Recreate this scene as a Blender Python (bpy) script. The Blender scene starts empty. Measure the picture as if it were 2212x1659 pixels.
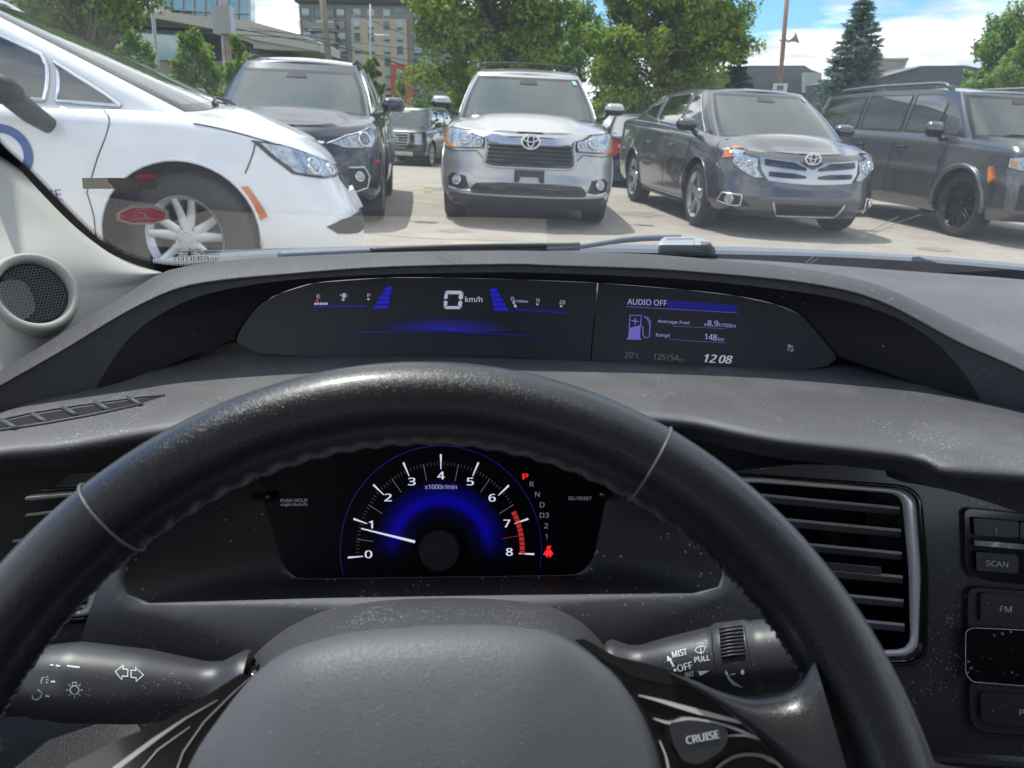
import bpy, bmesh, math, random
from mathutils import Vector, Matrix, geometry
from mathutils.bvhtree import BVHTree
R_=math.radians
random.seed(7)
SC=bpy.context.scene
COL=SC.collection
# ------------------------------------------------------------------ camera
CAMZ=1.1; PITCH=R_(19.0); ROLL=R_(1.2); FPX=1661.0
cd=bpy.data.cameras.new('camera'); cam=bpy.data.objects.new('camera',cd); COL.objects.link(cam)
CROT=(Matrix.Rotation(math.pi/2-PITCH,4,'X')@Matrix.Rotation(ROLL,4,'Z'))
cam.matrix_world=Matrix.Translation((0,0,CAMZ))@CROT
cd.sensor_width=36; cd.lens=36*FPX/2212; cd.clip_start=.02; cd.clip_end=3000
SC.camera=cam
cd.dof.use_dof=True; cd.dof.focus_distance=.66; cd.dof.aperture_fstop=20
EYE=Vector((0,0,CAMZ))
# ------------------------------------------------------------------ world
SUN_EL=R_(67); SUN_AZ=R_(-46)      # azimuth from +Y towards +X
W=bpy.data.worlds.new('World'); SC.world=W; W.use_nodes=True
nt=W.node_tree; nt.nodes.clear()
def wn(t,**k):
    n=nt.nodes.new(t)
    for a,b in k.items(): setattr(n,a,b)
    return n
out=wn('ShaderNodeOutputWorld'); bg=wn('ShaderNodeBackground'); bg.inputs[1].default_value=.125
sky=wn('ShaderNodeTexSky'); sky.sky_type='NISHITA'; sky.sun_disc=False
sky.sun_elevation=SUN_EL; sky.sun_rotation=SUN_AZ; sky.ozone_density=1.5; sky.air_density=1.0; sky.dust_density=.6
tc=wn('ShaderNodeTexCoord'); sep=wn('ShaderNodeSeparateXYZ'); nt.links.new(tc.outputs['Generated'],sep.inputs[0])
def wm(op,a,b):
    n=wn('ShaderNodeMath',operation=op)
    for i,v in enumerate((a,b)):
        if isinstance(v,(int,float)): n.inputs[i].default_value=v
        else: nt.links.new(v,n.inputs[i])
    return n.outputs[0]
zc=wm('ADD',wm('MAXIMUM',sep.outputs[2],0.0),.10)
cmb=wn('ShaderNodeCombineXYZ')
nt.links.new(wm('DIVIDE',sep.outputs[0],zc),cmb.inputs[0]); nt.links.new(wm('DIVIDE',sep.outputs[1],zc),cmb.inputs[1])
n1=wn('ShaderNodeTexNoise'); n1.inputs['Scale'].default_value=.62; n1.inputs['Detail'].default_value=9; n1.inputs['Roughness'].default_value=.55
mp=wn('ShaderNodeMapping'); mp.inputs['Location'].default_value=(3.1,1.7,0); nt.links.new(cmb.outputs[0],mp.inputs[0]); nt.links.new(mp.outputs[0],n1.inputs['Vector'])
rp=wn('ShaderNodeValToRGB'); rp.color_ramp.elements[0].position=.43; rp.color_ramp.elements[1].position=.53
nt.links.new(n1.outputs[0],rp.inputs[0])
n2=wn('ShaderNodeTexNoise'); n2.inputs['Scale'].default_value=1.5; n2.inputs['Detail'].default_value=6
nt.links.new(mp.outputs[0],n2.inputs['Vector'])
rp2=wn('ShaderNodeValToRGB'); rp2.color_ramp.elements[0].position=.38; rp2.color_ramp.elements[1].position=.6
rp2.color_ramp.elements[0].color=(5.6,5.8,6.3,1); rp2.color_ramp.elements[1].color=(11.5,11.4,11.3,1)
nt.links.new(n2.outputs[0],rp2.inputs[0])
tint=wn('ShaderNodeMixRGB',blend_type='MULTIPLY'); tint.inputs[0].default_value=1; tint.inputs[2].default_value=(.62,.92,1.25,1); nt.links.new(sky.outputs[0],tint.inputs[1])
mx=wn('ShaderNodeMixRGB'); nt.links.new(rp.outputs[0],mx.inputs[0]); nt.links.new(tint.outputs[0],mx.inputs[1]); nt.links.new(rp2.outputs[0],mx.inputs[2])
nt.links.new(mx.outputs[0],bg.inputs[0]); nt.links.new(bg.outputs[0],out.inputs[0])
sd=bpy.data.lights.new('sun','SUN'); sd.energy=3.3; sd.angle=R_(.6); sd.color=(1,.95,.88)
sun=bpy.data.objects.new('sun',sd); COL.objects.link(sun)
SDIR=Vector((math.sin(SUN_AZ)*math.cos(SUN_EL),math.cos(SUN_AZ)*math.cos(SUN_EL),math.sin(SUN_EL)))
sun.rotation_euler=SDIR.to_track_quat('Z','Y').to_euler()
vs=SC.view_settings; vs.view_transform='Standard'; vs.look='None'; vs.gamma=1; vs.exposure=.55
SC.render.engine='CYCLES'
cy=SC.cycles; cy.max_bounces=8; cy.transparent_max_bounces=12; cy.diffuse_bounces=4; cy.caustics_reflective=False; cy.caustics_refractive=False
cy.use_denoising=True; cy.sample_clamp_indirect=6
# ------------------------------------------------------------------ materials
M={}
def mat(name,col,rough=.5,metal=0,coat=0,coat_rough=.05,bump=None,var=None,dust=0,dustscale=520,emit=0,spec=.5,trans=0,alpha=1,ior=1.5,grain=None,rvar=0,smudge=0):
    m=bpy.data.materials.new(name); m.use_nodes=True; t=m.node_tree; N=t.nodes; L=t.links
    b=N['Principled BSDF']; c=tuple(col)+(1,) if len(col)==3 else col
    b.inputs['Base Color'].default_value=c; b.inputs['Roughness'].default_value=rough; b.inputs['Metallic'].default_value=metal
    b.inputs['Coat Weight'].default_value=coat; b.inputs['Coat Roughness'].default_value=coat_rough
    b.inputs['Specular IOR Level'].default_value=spec; b.inputs['IOR'].default_value=ior
    if emit:
        b.inputs['Emission Color'].default_value=c; b.inputs['Emission Strength'].default_value=emit
    co=N.new('ShaderNodeTexCoord').outputs['Object']
    cur=None
    def noise(scale,detail=4,rough=.5,vec=None):
        n=N.new('ShaderNodeTexNoise'); n.inputs['Scale'].default_value=scale; n.inputs['Detail'].default_value=detail; n.inputs['Roughness'].default_value=rough
        L.new(vec or co,n.inputs['Vector']); return n.outputs[0]
    def ramp(s,p0,p1,c0,c1):
        r=N.new('ShaderNodeValToRGB'); r.color_ramp.elements[0].position=p0; r.color_ramp.elements[1].position=p1
        r.color_ramp.elements[0].color=tuple(c0)+(1,); r.color_ramp.elements[1].color=tuple(c1)+(1,); L.new(s,r.inputs[0]); return r.outputs[0]
    if var:   # (scale, colour2)
        cur=ramp(noise(var[0],6,.6),.35,.68,col,var[1])
    if smudge:
        s=ramp(noise(9,5,.6),.45,.75,(0,0,0),(1,1,1))
        x=N.new('ShaderNodeMixRGB'); mu=N.new('ShaderNodeMath'); mu.operation='MULTIPLY'; mu.inputs[1].default_value=smudge; L.new(s,mu.inputs[0]); L.new(mu.outputs[0],x.inputs[0])
        if cur: L.new(cur,x.inputs[1])
        else: x.inputs[1].default_value=c
        x.inputs[2].default_value=(.38,.37,.35,1); cur=x.outputs[0]
    if dust:
        v=N.new('ShaderNodeTexVoronoi'); v.inputs['Scale'].default_value=dustscale; L.new(co,v.inputs['Vector'])
        # only some cells carry a speck, of random size
        s1=N.new('ShaderNodeSeparateColor'); L.new(v.outputs['Color'],s1.inputs[0])
        dm=N.new('ShaderNodeMapRange'); L.new(noise(16,5,.65),dm.inputs[0]); dm.inputs[1].default_value=.38; dm.inputs[2].default_value=.66; dm.inputs[3].default_value=-1+dust*.25; dm.inputs[4].default_value=-1+min(.95,dust*2.2)
        th=N.new('ShaderNodeMath'); th.operation='ADD'; L.new(s1.outputs[0],th.inputs[0]); L.new(dm.outputs[0],th.inputs[1])
        ml=N.new('ShaderNodeMath'); ml.operation='MULTIPLY'; L.new(th.outputs[0],ml.inputs[0]); ml.inputs[1].default_value=1.1/dust*.34
        lt=N.new('ShaderNodeMath'); lt.operation='LESS_THAN'; L.new(v.outputs['Distance'],lt.inputs[0]); L.new(ml.outputs[0],lt.inputs[1])
        x=N.new('ShaderNodeMixRGB'); L.new(lt.outputs[0],x.inputs[0])
        if cur: L.new(cur,x.inputs[1])
        else: x.inputs[1].default_value=c
        x.inputs[2].default_value=(.30,.295,.285,1); cur=x.outputs[0]
    if cur: L.new(cur,b.inputs['Base Color'])
    if rvar:
        mr=N.new('ShaderNodeMapRange'); L.new(noise(6,6,.6),mr.inputs[0]); mr.inputs[1].default_value=.3; mr.inputs[2].default_value=.7
        mr.inputs[3].default_value=max(.02,rough-rvar); mr.inputs[4].default_value=rough+rvar; L.new(mr.outputs[0],b.inputs['Roughness'])
    hn=None
    if grain:  # (scale, distance) leather / moulded grain
        v=N.new('ShaderNodeTexVoronoi'); v.feature='SMOOTH_F1'; v.inputs['Scale'].default_value=grain[0]
        nv=N.new('ShaderNodeTexNoise'); nv.inputs['Scale'].default_value=grain[0]*.6; L.new(co,nv.inputs['Vector'])
        av=N.new('ShaderNodeMixRGB'); av.inputs[0].default_value=.012 if grain[0]>100 else .05; L.new(co,av.inputs[1]); L.new(nv.outputs[1],av.inputs[2]); L.new(av.outputs[0],v.inputs['Vector'])
        bp=N.new('ShaderNodeBump'); bp.inputs['Strength'].default_value=.8; bp.inputs['Distance'].default_value=grain[1]; L.new(v.outputs['Distance'],bp.inputs['Height']); hn=bp.outputs[0]
    if bump:
        bp=N.new('ShaderNodeBump'); bp.inputs['Strength'].default_value=bump[1]; bp.inputs['Distance'].default_value=bump[2]; L.new(noise(bump[0],5,.6),bp.inputs['Height'])
        if hn: L.new(hn,bp.inputs['Normal'])
        hn=bp.outputs[0]
    if hn: L.new(hn,b.inputs['Normal'])
    M[name]=m; return m
# ------------------------------------------------------------------ helpers
def tag(o,label=None,cat=None,group=None,kind=None):
    if label: o['label']=label
    if cat: o['category']=cat
    if group: o['group']=group
    if kind: o['kind']=kind
    return o
def empty(name,loc=(0,0,0),label=None,cat=None,group=None,mw=None):
    o=bpy.data.objects.new(name,None); COL.objects.link(o); o.empty_display_size=.1
    o.matrix_world=mw if mw is not None else Matrix.Translation(loc)
    WM[o]=o.matrix_world.copy()
    return tag(o,label,cat,group)
WM={}
class MB:
    def __init__(s): s.v=[]; s.f=[]
    def add(s,vs,fs):
        if any(v is None for v in vs): return s
        n=len(s.v); s.v+= [Vector(v) for v in vs]; s.f+=[tuple(i+n for i in f) for f in fs]; return s
    def box(s,c,d,rot=None):
        c=Vector(c); x,y,z=[a/2 for a in d]
        vs=[Vector((i*x,j*y,k*z)) for i in(-1,1) for j in(-1,1) for k in(-1,1)]
        if rot is not None: vs=[rot@v for v in vs]
        return s.add([c+v for v in vs],[(0,1,3,2),(4,6,7,5),(0,4,5,1),(2,3,7,6),(0,2,6,4),(1,5,7,3)])
    def grid(s,rows,closed=False,caps=False):
        m=len(rows[0]); vs=[p for r in rows for p in r]; fs=[]
        for i in range(len(rows)-1):
            for j in range(m if closed else m-1):
                k=(j+1)%m; fs.append((i*m+j,i*m+k,(i+1)*m+k,(i+1)*m+j))
        if caps: fs.append(tuple(range(m-1,-1,-1))); fs.append(tuple((len(rows)-1)*m+j for j in range(m)))
        return s.add(vs,fs)
    def tube(s,pts,r,n=8,caps=True,flat=1.0):
        pts=[Vector(p) for p in pts]; rows=[]
        up=None
        for i,p in enumerate(pts):
            t=(pts[min(i+1,len(pts)-1)]-pts[max(i-1,0)]).normalized()
            if up is None: up=Vector((0,0,1)) if abs(t.z)<.9 else Vector((1,0,0))
            a=t.cross(up).normalized(); b=a.cross(t).normalized(); up=b
            rr=r[i] if isinstance(r,(list,tuple)) else r
            rows.append([p+a*rr*math.cos(2*math.pi*k/n)+b*rr*flat*math.sin(2*math.pi*k/n) for k in range(n)])
        return s.grid(rows,True,caps)
    def lathe(s,prof,n=32,M4=None,a0=0,a1=2*math.pi):
        full=abs(a1-a0-2*math.pi)<1e-6; rows=[]
        for k in range(n if full else n+1):
            a=a0+(a1-a0)*k/n
            rows.append([Vector((r*math.cos(a),r*math.sin(a),z)) for r,z in prof])
        m=len(prof)
        vs=[p for r in rows for p in r]; fs=[]
        for i in range(n):
            i2=(i+1)%len(rows)
            for j in range(m-1): fs.append((i*m+j,i2*m+j,i2*m+j+1,i*m+j+1))
        if M4 is not None: vs=[M4@v for v in vs]
        return s.add(vs,fs)
    def build(s,name,m,parent=None,world=True,smooth=True,sharp=None):
        me=bpy.data.meshes.new(name); vv=s.v
        if parent is not None and world:
            wi=mworld(parent).inverted(); vv=[wi@v for v in vv]
        me.from_pydata([tuple(v) for v in vv],[],s.f); me.update()
        if m: me.materials.append(m)
        if smooth:
            me.polygons.foreach_set('use_smooth',[True]*len(me.polygons))
            if sharp is not None:
                try: me.set_sharp_from_angle(angle=R_(sharp))
                except Exception: pass
        o=bpy.data.objects.new(name,me); COL.objects.link(o)
        if parent is not None: o.parent=parent
        return o
def mworld(o):
    if o in WM: return WM[o]
    return mworld(o.parent) if o.parent is not None else Matrix.Identity(4)
def catmull(P,n):
    """resample a polyline (tuples) to n points, smooth, even in arc length"""
    P=[Vector(p) for p in P]; m=len(P); d=[]
    out=[]
    for i in range(m-1):
        p0=P[max(i-1,0)];p1=P[i];p2=P[i+1];p3=P[min(i+2,m-1)]
        for k in range(12):
            t=k/12
            t1=(p2-p0)*.5; t2=(p3-p1)*.5
            # limit overshoot on uneven knots
            l=(p2-p1).length
            if t1.length>l: t1=t1*(l/t1.length)
            if t2.length>l: t2=t2*(l/t2.length)
            h=(2*t**3-3*t*t+1)*p1+(t**3-2*t*t+t)*t1+(-2*t**3+3*t*t)*p2+(t**3-t*t)*t2
            out.append(h)
    out.append(P[-1])
    return resample(out,n)
def resample(P,n,closed=False):
    P=[Vector(p) for p in P]
    if closed: P=P+[P[0]]
    L=[0]
    for a,b in zip(P,P[1:]): L.append(L[-1]+(b-a).length)
    T=L[-1]; res=[]; j=0
    cnt=n if closed else n-1
    for k in range(n):
        s=T*k/cnt
        while j<len(L)-2 and L[j+1]<s: j+=1
        u=(s-L[j])/max(L[j+1]-L[j],1e-9); res.append(P[j].lerp(P[j+1],min(max(u,0),1)))
    return res
def lin(tab,x):
    """piecewise linear with smoothing table [(x,y)..] ascending"""
    if x<=tab[0][0]: return tab[0][1]
    for (a,b),(c,d) in zip(tab,tab[1:]):
        if x<=c: return b+(d-b)*(x-a)/(c-a)
    return tab[-1][1]
def smo(tab,x):
    """smooth (monotone-ish hermite) table"""
    if x<=tab[0][0]: return tab[0][1]
    if x>=tab[-1][0]: return tab[-1][1]
    for i in range(len(tab)-1):
        if x<=tab[i+1][0]:
            x0,y0=tab[i];x1,y1=tab[i+1]; h=x1-x0
            s=(y1-y0)/h
            sl=(y0-tab[i-1][1])/(x0-tab[i-1][0]) if i>0 else s
            sr=(tab[i+2][1]-y1)/(tab[i+2][0]-x1) if i+2<len(tab) else s
            m0=(sl+s)/2 if sl*s>0 else 0; m1=(sr+s)/2 if sr*s>0 else 0
            if i==0: m0=s
            if i+2>=len(tab): m1=s
            t=(x-x0)/h
            return (2*t**3-3*t*t+1)*y0+(t**3-2*t*t+t)*h*m0+(-2*t**3+3*t*t)*y1+(t**3-t*t)*h*m1
# rays through the photograph's pixels (2212 x 1659 frame)
C3=CROT.to_3x3()
def ray(px,py): return (C3@Vector((px-1106,829.5-py,-FPX)))
def aY(px,py,Y): d=ray(px,py); return EYE+d*(Y/d.y)
def aZ(px,py,Z): d=ray(px,py); return EYE+d*((Z-CAMZ)/d.z)
def aPl(px,py,o,n): d=ray(px,py); return EYE+d*((o-EYE).dot(n)/d.dot(n))
def bvh_of(obj):
    me=obj.data; mw=mworld(obj)
    return BVHTree.FromPolygons([mw@v.co for v in me.vertices],[tuple(p.vertices) for p in me.polygons])
def onto(bvhs,off=.0008,fallback=None):
    """pixel -> point on the first of these surfaces, lifted off towards the eye"""
    if not isinstance(bvhs,(list,tuple)): bvhs=[bvhs]
    def f(px,py,h=0):
        d=ray(px,py).normalized(); best=None
        for b in bvhs:
            l,n,i,t=b.ray_cast(EYE,d)
            if l is not None and (best is None or t<best[1]): best=(l,t)
        if best is None: return fallback(px,py) if fallback else None
        return best[0]-d*(off+h)
    return f
def fill2d(poly,step):
    """triangulate a 2d polygon with inner points about step apart"""
    P=[Vector(p) for p in poly]; D=[]
    for a,b in zip(P,P[1:]+P[:1]):
        k=max(1,int((b-a).length/step+.5))
        for i in range(k): D.append(a.lerp(b,i/k))
    xs=[p.x for p in D]; ys=[p.y for p in D]; n=len(D)
    pts=list(D)
    def inside(x,y):
        c=False; j=n-1
        for i in range(n):
            if (D[i].y>y)!=(D[j].y>y) and x<(D[j].x-D[i].x)*(y-D[i].y)/(D[j].y-D[i].y)+D[i].x: c=not c
            j=i
        return c
    x=min(xs)+step*.5
    while x<max(xs):
        y=min(ys)+step*.5
        while y<max(ys):
            if inside(x,y) and min((p.x-x)**2+(p.y-y)**2 for p in D)>(step*.4)**2: pts.append(Vector((x,y)))
            y+=step
        x+=step
    r=geometry.delaunay_2d_cdt(pts,[(i,(i+1)%n) for i in range(n)],[],1,1e-7)
    fs=[]
    for f in r[2]:
        c=sum((r[0][i] for i in f),Vector((0,0)))/len(f)
        if inside(c.x,c.y): fs.append(f)
    return r[0],fs,r[1]
def patch(mb,poly,fn,step,th=0.0,inner=None):
    """fill poly (2d), map with fn(u,v,h) -> 3d at lift h; skirt back down by th"""
    v,f,e=fill2d(poly,step)
    P=[fn(p.x,p.y,0) for p in v]
    if any(p is None for p in P): return mb
    mb.add(P,f)
    if th:
        cnt={}
        for t in f:
            for a,b in zip(t,t[1:]+t[:1]):
                k=(min(a,b),max(a,b)); cnt.setdefault(k,[]).append((a,b))
        be=[w[0] for k,w in cnt.items() if len(w)==1]
        ids={}; vs=[]
        for a,b in be:
            for q in(a,b):
                if q not in ids:
                    ids[q]=len(vs); vs+= [P[q],fn(v[q].x,v[q].y,-th)]
        mb.add(vs,[(ids[b],ids[a],ids[a]+1,ids[b]+1) for a,b in be])
    return mb
def strip2d(pts,w):
    """closed polygon around an open 2d polyline of width w"""
    P=[Vector(p) for p in pts]; Lr=[];Rr=[]
    for i,p in enumerate(P):
        t=(P[min(i+1,len(P)-1)]-P[max(i-1,0)]).normalized(); n=Vector((-t.y,t.x))
        ww=w[i] if isinstance(w,(list,tuple)) else w
        Lr.append(p+n*ww/2); Rr.append(p-n*ww/2)
    return Lr+Rr[::-1]
def ring2d(pts,w):
    P=[Vector(p) for p in pts]; n=len(P); O=[];I=[]
    for i in range(n):
        a,p,c_=P[i-1],P[i],P[(i+1)%n]; d1=(p-a).normalized(); d2=(c_-p).normalized(); n1=Vector((-d1.y,d1.x)); n2=Vector((-d2.y,d2.x)); m=(n1+n2)
        m=m/max(m.length_squared/2,.5); O.append(p+m*w/2); I.append(p-m*w/2)
    return O+[O[0]]+[I[0]]+I[::-1]
_txt={}
try: FONT=bpy.data.fonts.load(bpy.utils.system_resource('DATAFILES',path='fonts')+'/NotoSansMath-Regular.woff2')
except Exception: FONT=None
def text2d(s,bold=0,italic=0):
    k=(s,bold,italic)
    if k in _txt: return _txt[k]
    cu=bpy.data.curves.new('lettering','FONT'); cu.body=s; cu.size=1; cu.font=FONT or cu.font; cu.offset=bold; cu.shear=italic; cu.resolution_u=4; cu.fill_mode='FRONT'
    o=bpy.data.objects.new('lettering',cu); COL.objects.link(o)
    dg=bpy.context.evaluated_depsgraph_get(); me=bpy.data.meshes.new_from_object(o.evaluated_get(dg))
    v=[(p.co.x,p.co.y) for p in me.vertices]; f=[tuple(p.vertices) for p in me.polygons]
    bpy.data.objects.remove(o); bpy.data.curves.remove(cu); bpy.data.meshes.remove(me)
    _txt[k]=(v,f); return v,f
def text_px(mb,s,p0,p1,h,fn,bold=0,italic=0,mirror=False,updir=None):
    if bold:
        p0=Vector(p0);p1=Vector(p1); d=(p1-p0).normalized()*h*bold*1.6
        for k in (-1,1): text_px(mb,s,p0+d*k,p1+d*k,h,lambda x,y,q=0,k=k:fn(x,y,.00004*(k+1)),0,italic,mirror,updir)
        return mb
    """lettering whose box runs from p0 to p1 (pixels, along its foot) with height h px"""
    v,f=text2d(s,bold,italic)
    xs=[a for a,b in v]; ys=[b for a,b in v]; x0,x1,y0,y1=min(xs),max(xs),min(ys),max(ys)
    p0=Vector(p0);p1=Vector(p1); ex=p1-p0; n=Vector((ex.y,-ex.x)).normalized()*h
    if updir is not None: n=Vector(updir).normalized()*h
    P=[]
    for a,b in v:
        u=(a-x0)/(x1-x0)
        if mirror: u=1-u
        q=p0+ex*u+n*((b-y0)/(y1-y0)); P.append(fn(q.x,q.y,0))
    if any(p is None for p in P): return mb
    return mb.add(P,f)
def disc2d(c,r,n=20,ry=None): return [(c[0]+r*math.cos(2*math.pi*k/n),c[1]+(ry or r)*math.sin(2*math.pi*k/n)) for k in range(n)]
def ring_faces(mb,o,i,fn):
    n=len(o); vs=[fn(x,y,0) for x,y in o]+[fn(x,y,0) for x,y in i]
    if any(p is None for p in vs): return mb
    return mb.add(vs,[(k,(k+1)%n,n+(k+1)%n,n+k) for k in range(n)])
# ------------------------------------------------------------------ shared materials
mat('asphalt',(.335,.295,.245),.9,var=(2.6,(.42,.375,.315)),smudge=.3,bump=(70,.7,.012),dust=.10,dustscale=60)
mat('grass',(.05,.09,.025),.9,var=(8,(.09,.13,.04)),bump=(40,1,.05))
mat('yellow_paint',(.46,.34,.12),.8,var=(9,(.34,.27,.16)))
mat('crack',(.09,.085,.08),.9)
mat('rubber',(.022,.022,.023),.75,bump=(50,.4,.003))
mat('black_trim',(.018,.018,.02),.45)
mat('gloss_black',(.008,.008,.009),.12,coat=.6)
mat('well',(.006,.006,.007),.9)
mat('chrome',(.82,.83,.85),.1,1,bump=(7,.15,.01))
mat('satin',(.55,.56,.58),.3,1)
mat('alloy',(.50,.51,.53),.32,.75)
mat('dark_alloy',(.02,.02,.022),.3,.6,coat=.3)
mat('lens',(.55,.60,.66),.06,.35,coat=1,bump=(30,.3,.01),var=(24,(.16,.19,.23)))
mat('lens_dark',(.04,.045,.05),.06,.2,coat=1,var=(14,(.22,.24,.27)))
mat('amber',(.62,.20,.05),.2,coat=.6)
mat('red_lens',(.55,.01,.012),.2,coat=.8)
mat('car_glass',(.085,.105,.095),.04,0,coat=1,ior=1.7,coat_rough=.02,var=(2.2,(.13,.155,.14)))
ag=bpy.data.materials.new('auto_glass'); ag.use_nodes=True; M['auto_glass']=ag; _t=ag.node_tree; _n=_t.nodes; _l=_t.links; _n.clear()
_o=_n.new('ShaderNodeOutputMaterial'); _tr=_n.new('ShaderNodeBsdfTransparent'); _tr.inputs[0].default_value=(.62,.70,.66,1); _d=_n.new('ShaderNodeBsdfDiffuse'); _d.inputs[0].default_value=(.13,.155,.145,1)  # grey-green diffuse share puts the sky's hazy reflection into the glass colour
_g=_n.new('ShaderNodeBsdfGlossy'); _g.inputs['Roughness'].default_value=.03; _m1=_n.new('ShaderNodeMixShader'); _m1.inputs[0].default_value=.62; _l.new(_tr.outputs[0],_m1.inputs[1]); _l.new(_d.outputs[0],_m1.inputs[2])
_f=_n.new('ShaderNodeLayerWeight'); _f.inputs[0].default_value=.5; _p=_n.new('ShaderNodeMath'); _p.operation='POWER'; _p.inputs[1].default_value=4; _l.new(_f.outputs['Facing'],_p.inputs[0]); _a=_n.new('ShaderNodeMath'); _a.operation='MULTIPLY_ADD'; _a.inputs[1].default_value=1.1; _a.inputs[2].default_value=.08; _l.new(_p.outputs[0],_a.inputs[0])
_m2=_n.new('ShaderNodeMixShader'); _l.new(_a.outputs[0],_m2.inputs[0]); _l.new(_m1.outputs[0],_m2.inputs[1]); _l.new(_g.outputs[0],_m2.inputs[2]); _l.new(_m2.outputs[0],_o.inputs[0])
mat('cabin_dark',(.04,.04,.045),.6); mat('cabin_seat',(.22,.22,.22),.8)
mat('side_glass',(.010,.012,.014),.03,0,coat=1,ior=2.0,coat_rough=.02)
mat('frit',(.012,.012,.014),.12,coat=.5)
mat('plate_white',(.7,.7,.7),.4)
mat('sticker_green',(.35,.62,.55),.4)
mat('logo_blue',(.035,.085,.28),.3,coat=.5)
def paint(name,col,met=.6,rough=.28,var=None):
    return mat(name,col,rough,met,coat=1,coat_rough=.03,bump=(1.6,.12,.01),var=var)
paint('white_paint',(.80,.81,.82),0,.35)
paint('navy_paint',(.010,.015,.030),.35,.25)
paint('silver_paint',(.43,.42,.41),.55,.30)
paint('charcoal_paint',(.085,.086,.095),.6,.25)
paint('grey_paint',(.10,.103,.108),.5,.3)
paint('black_paint',(.004,.004,.005),.0,.25)
paint('blue_paint',(.012,.022,.08),.5,.25)
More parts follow.
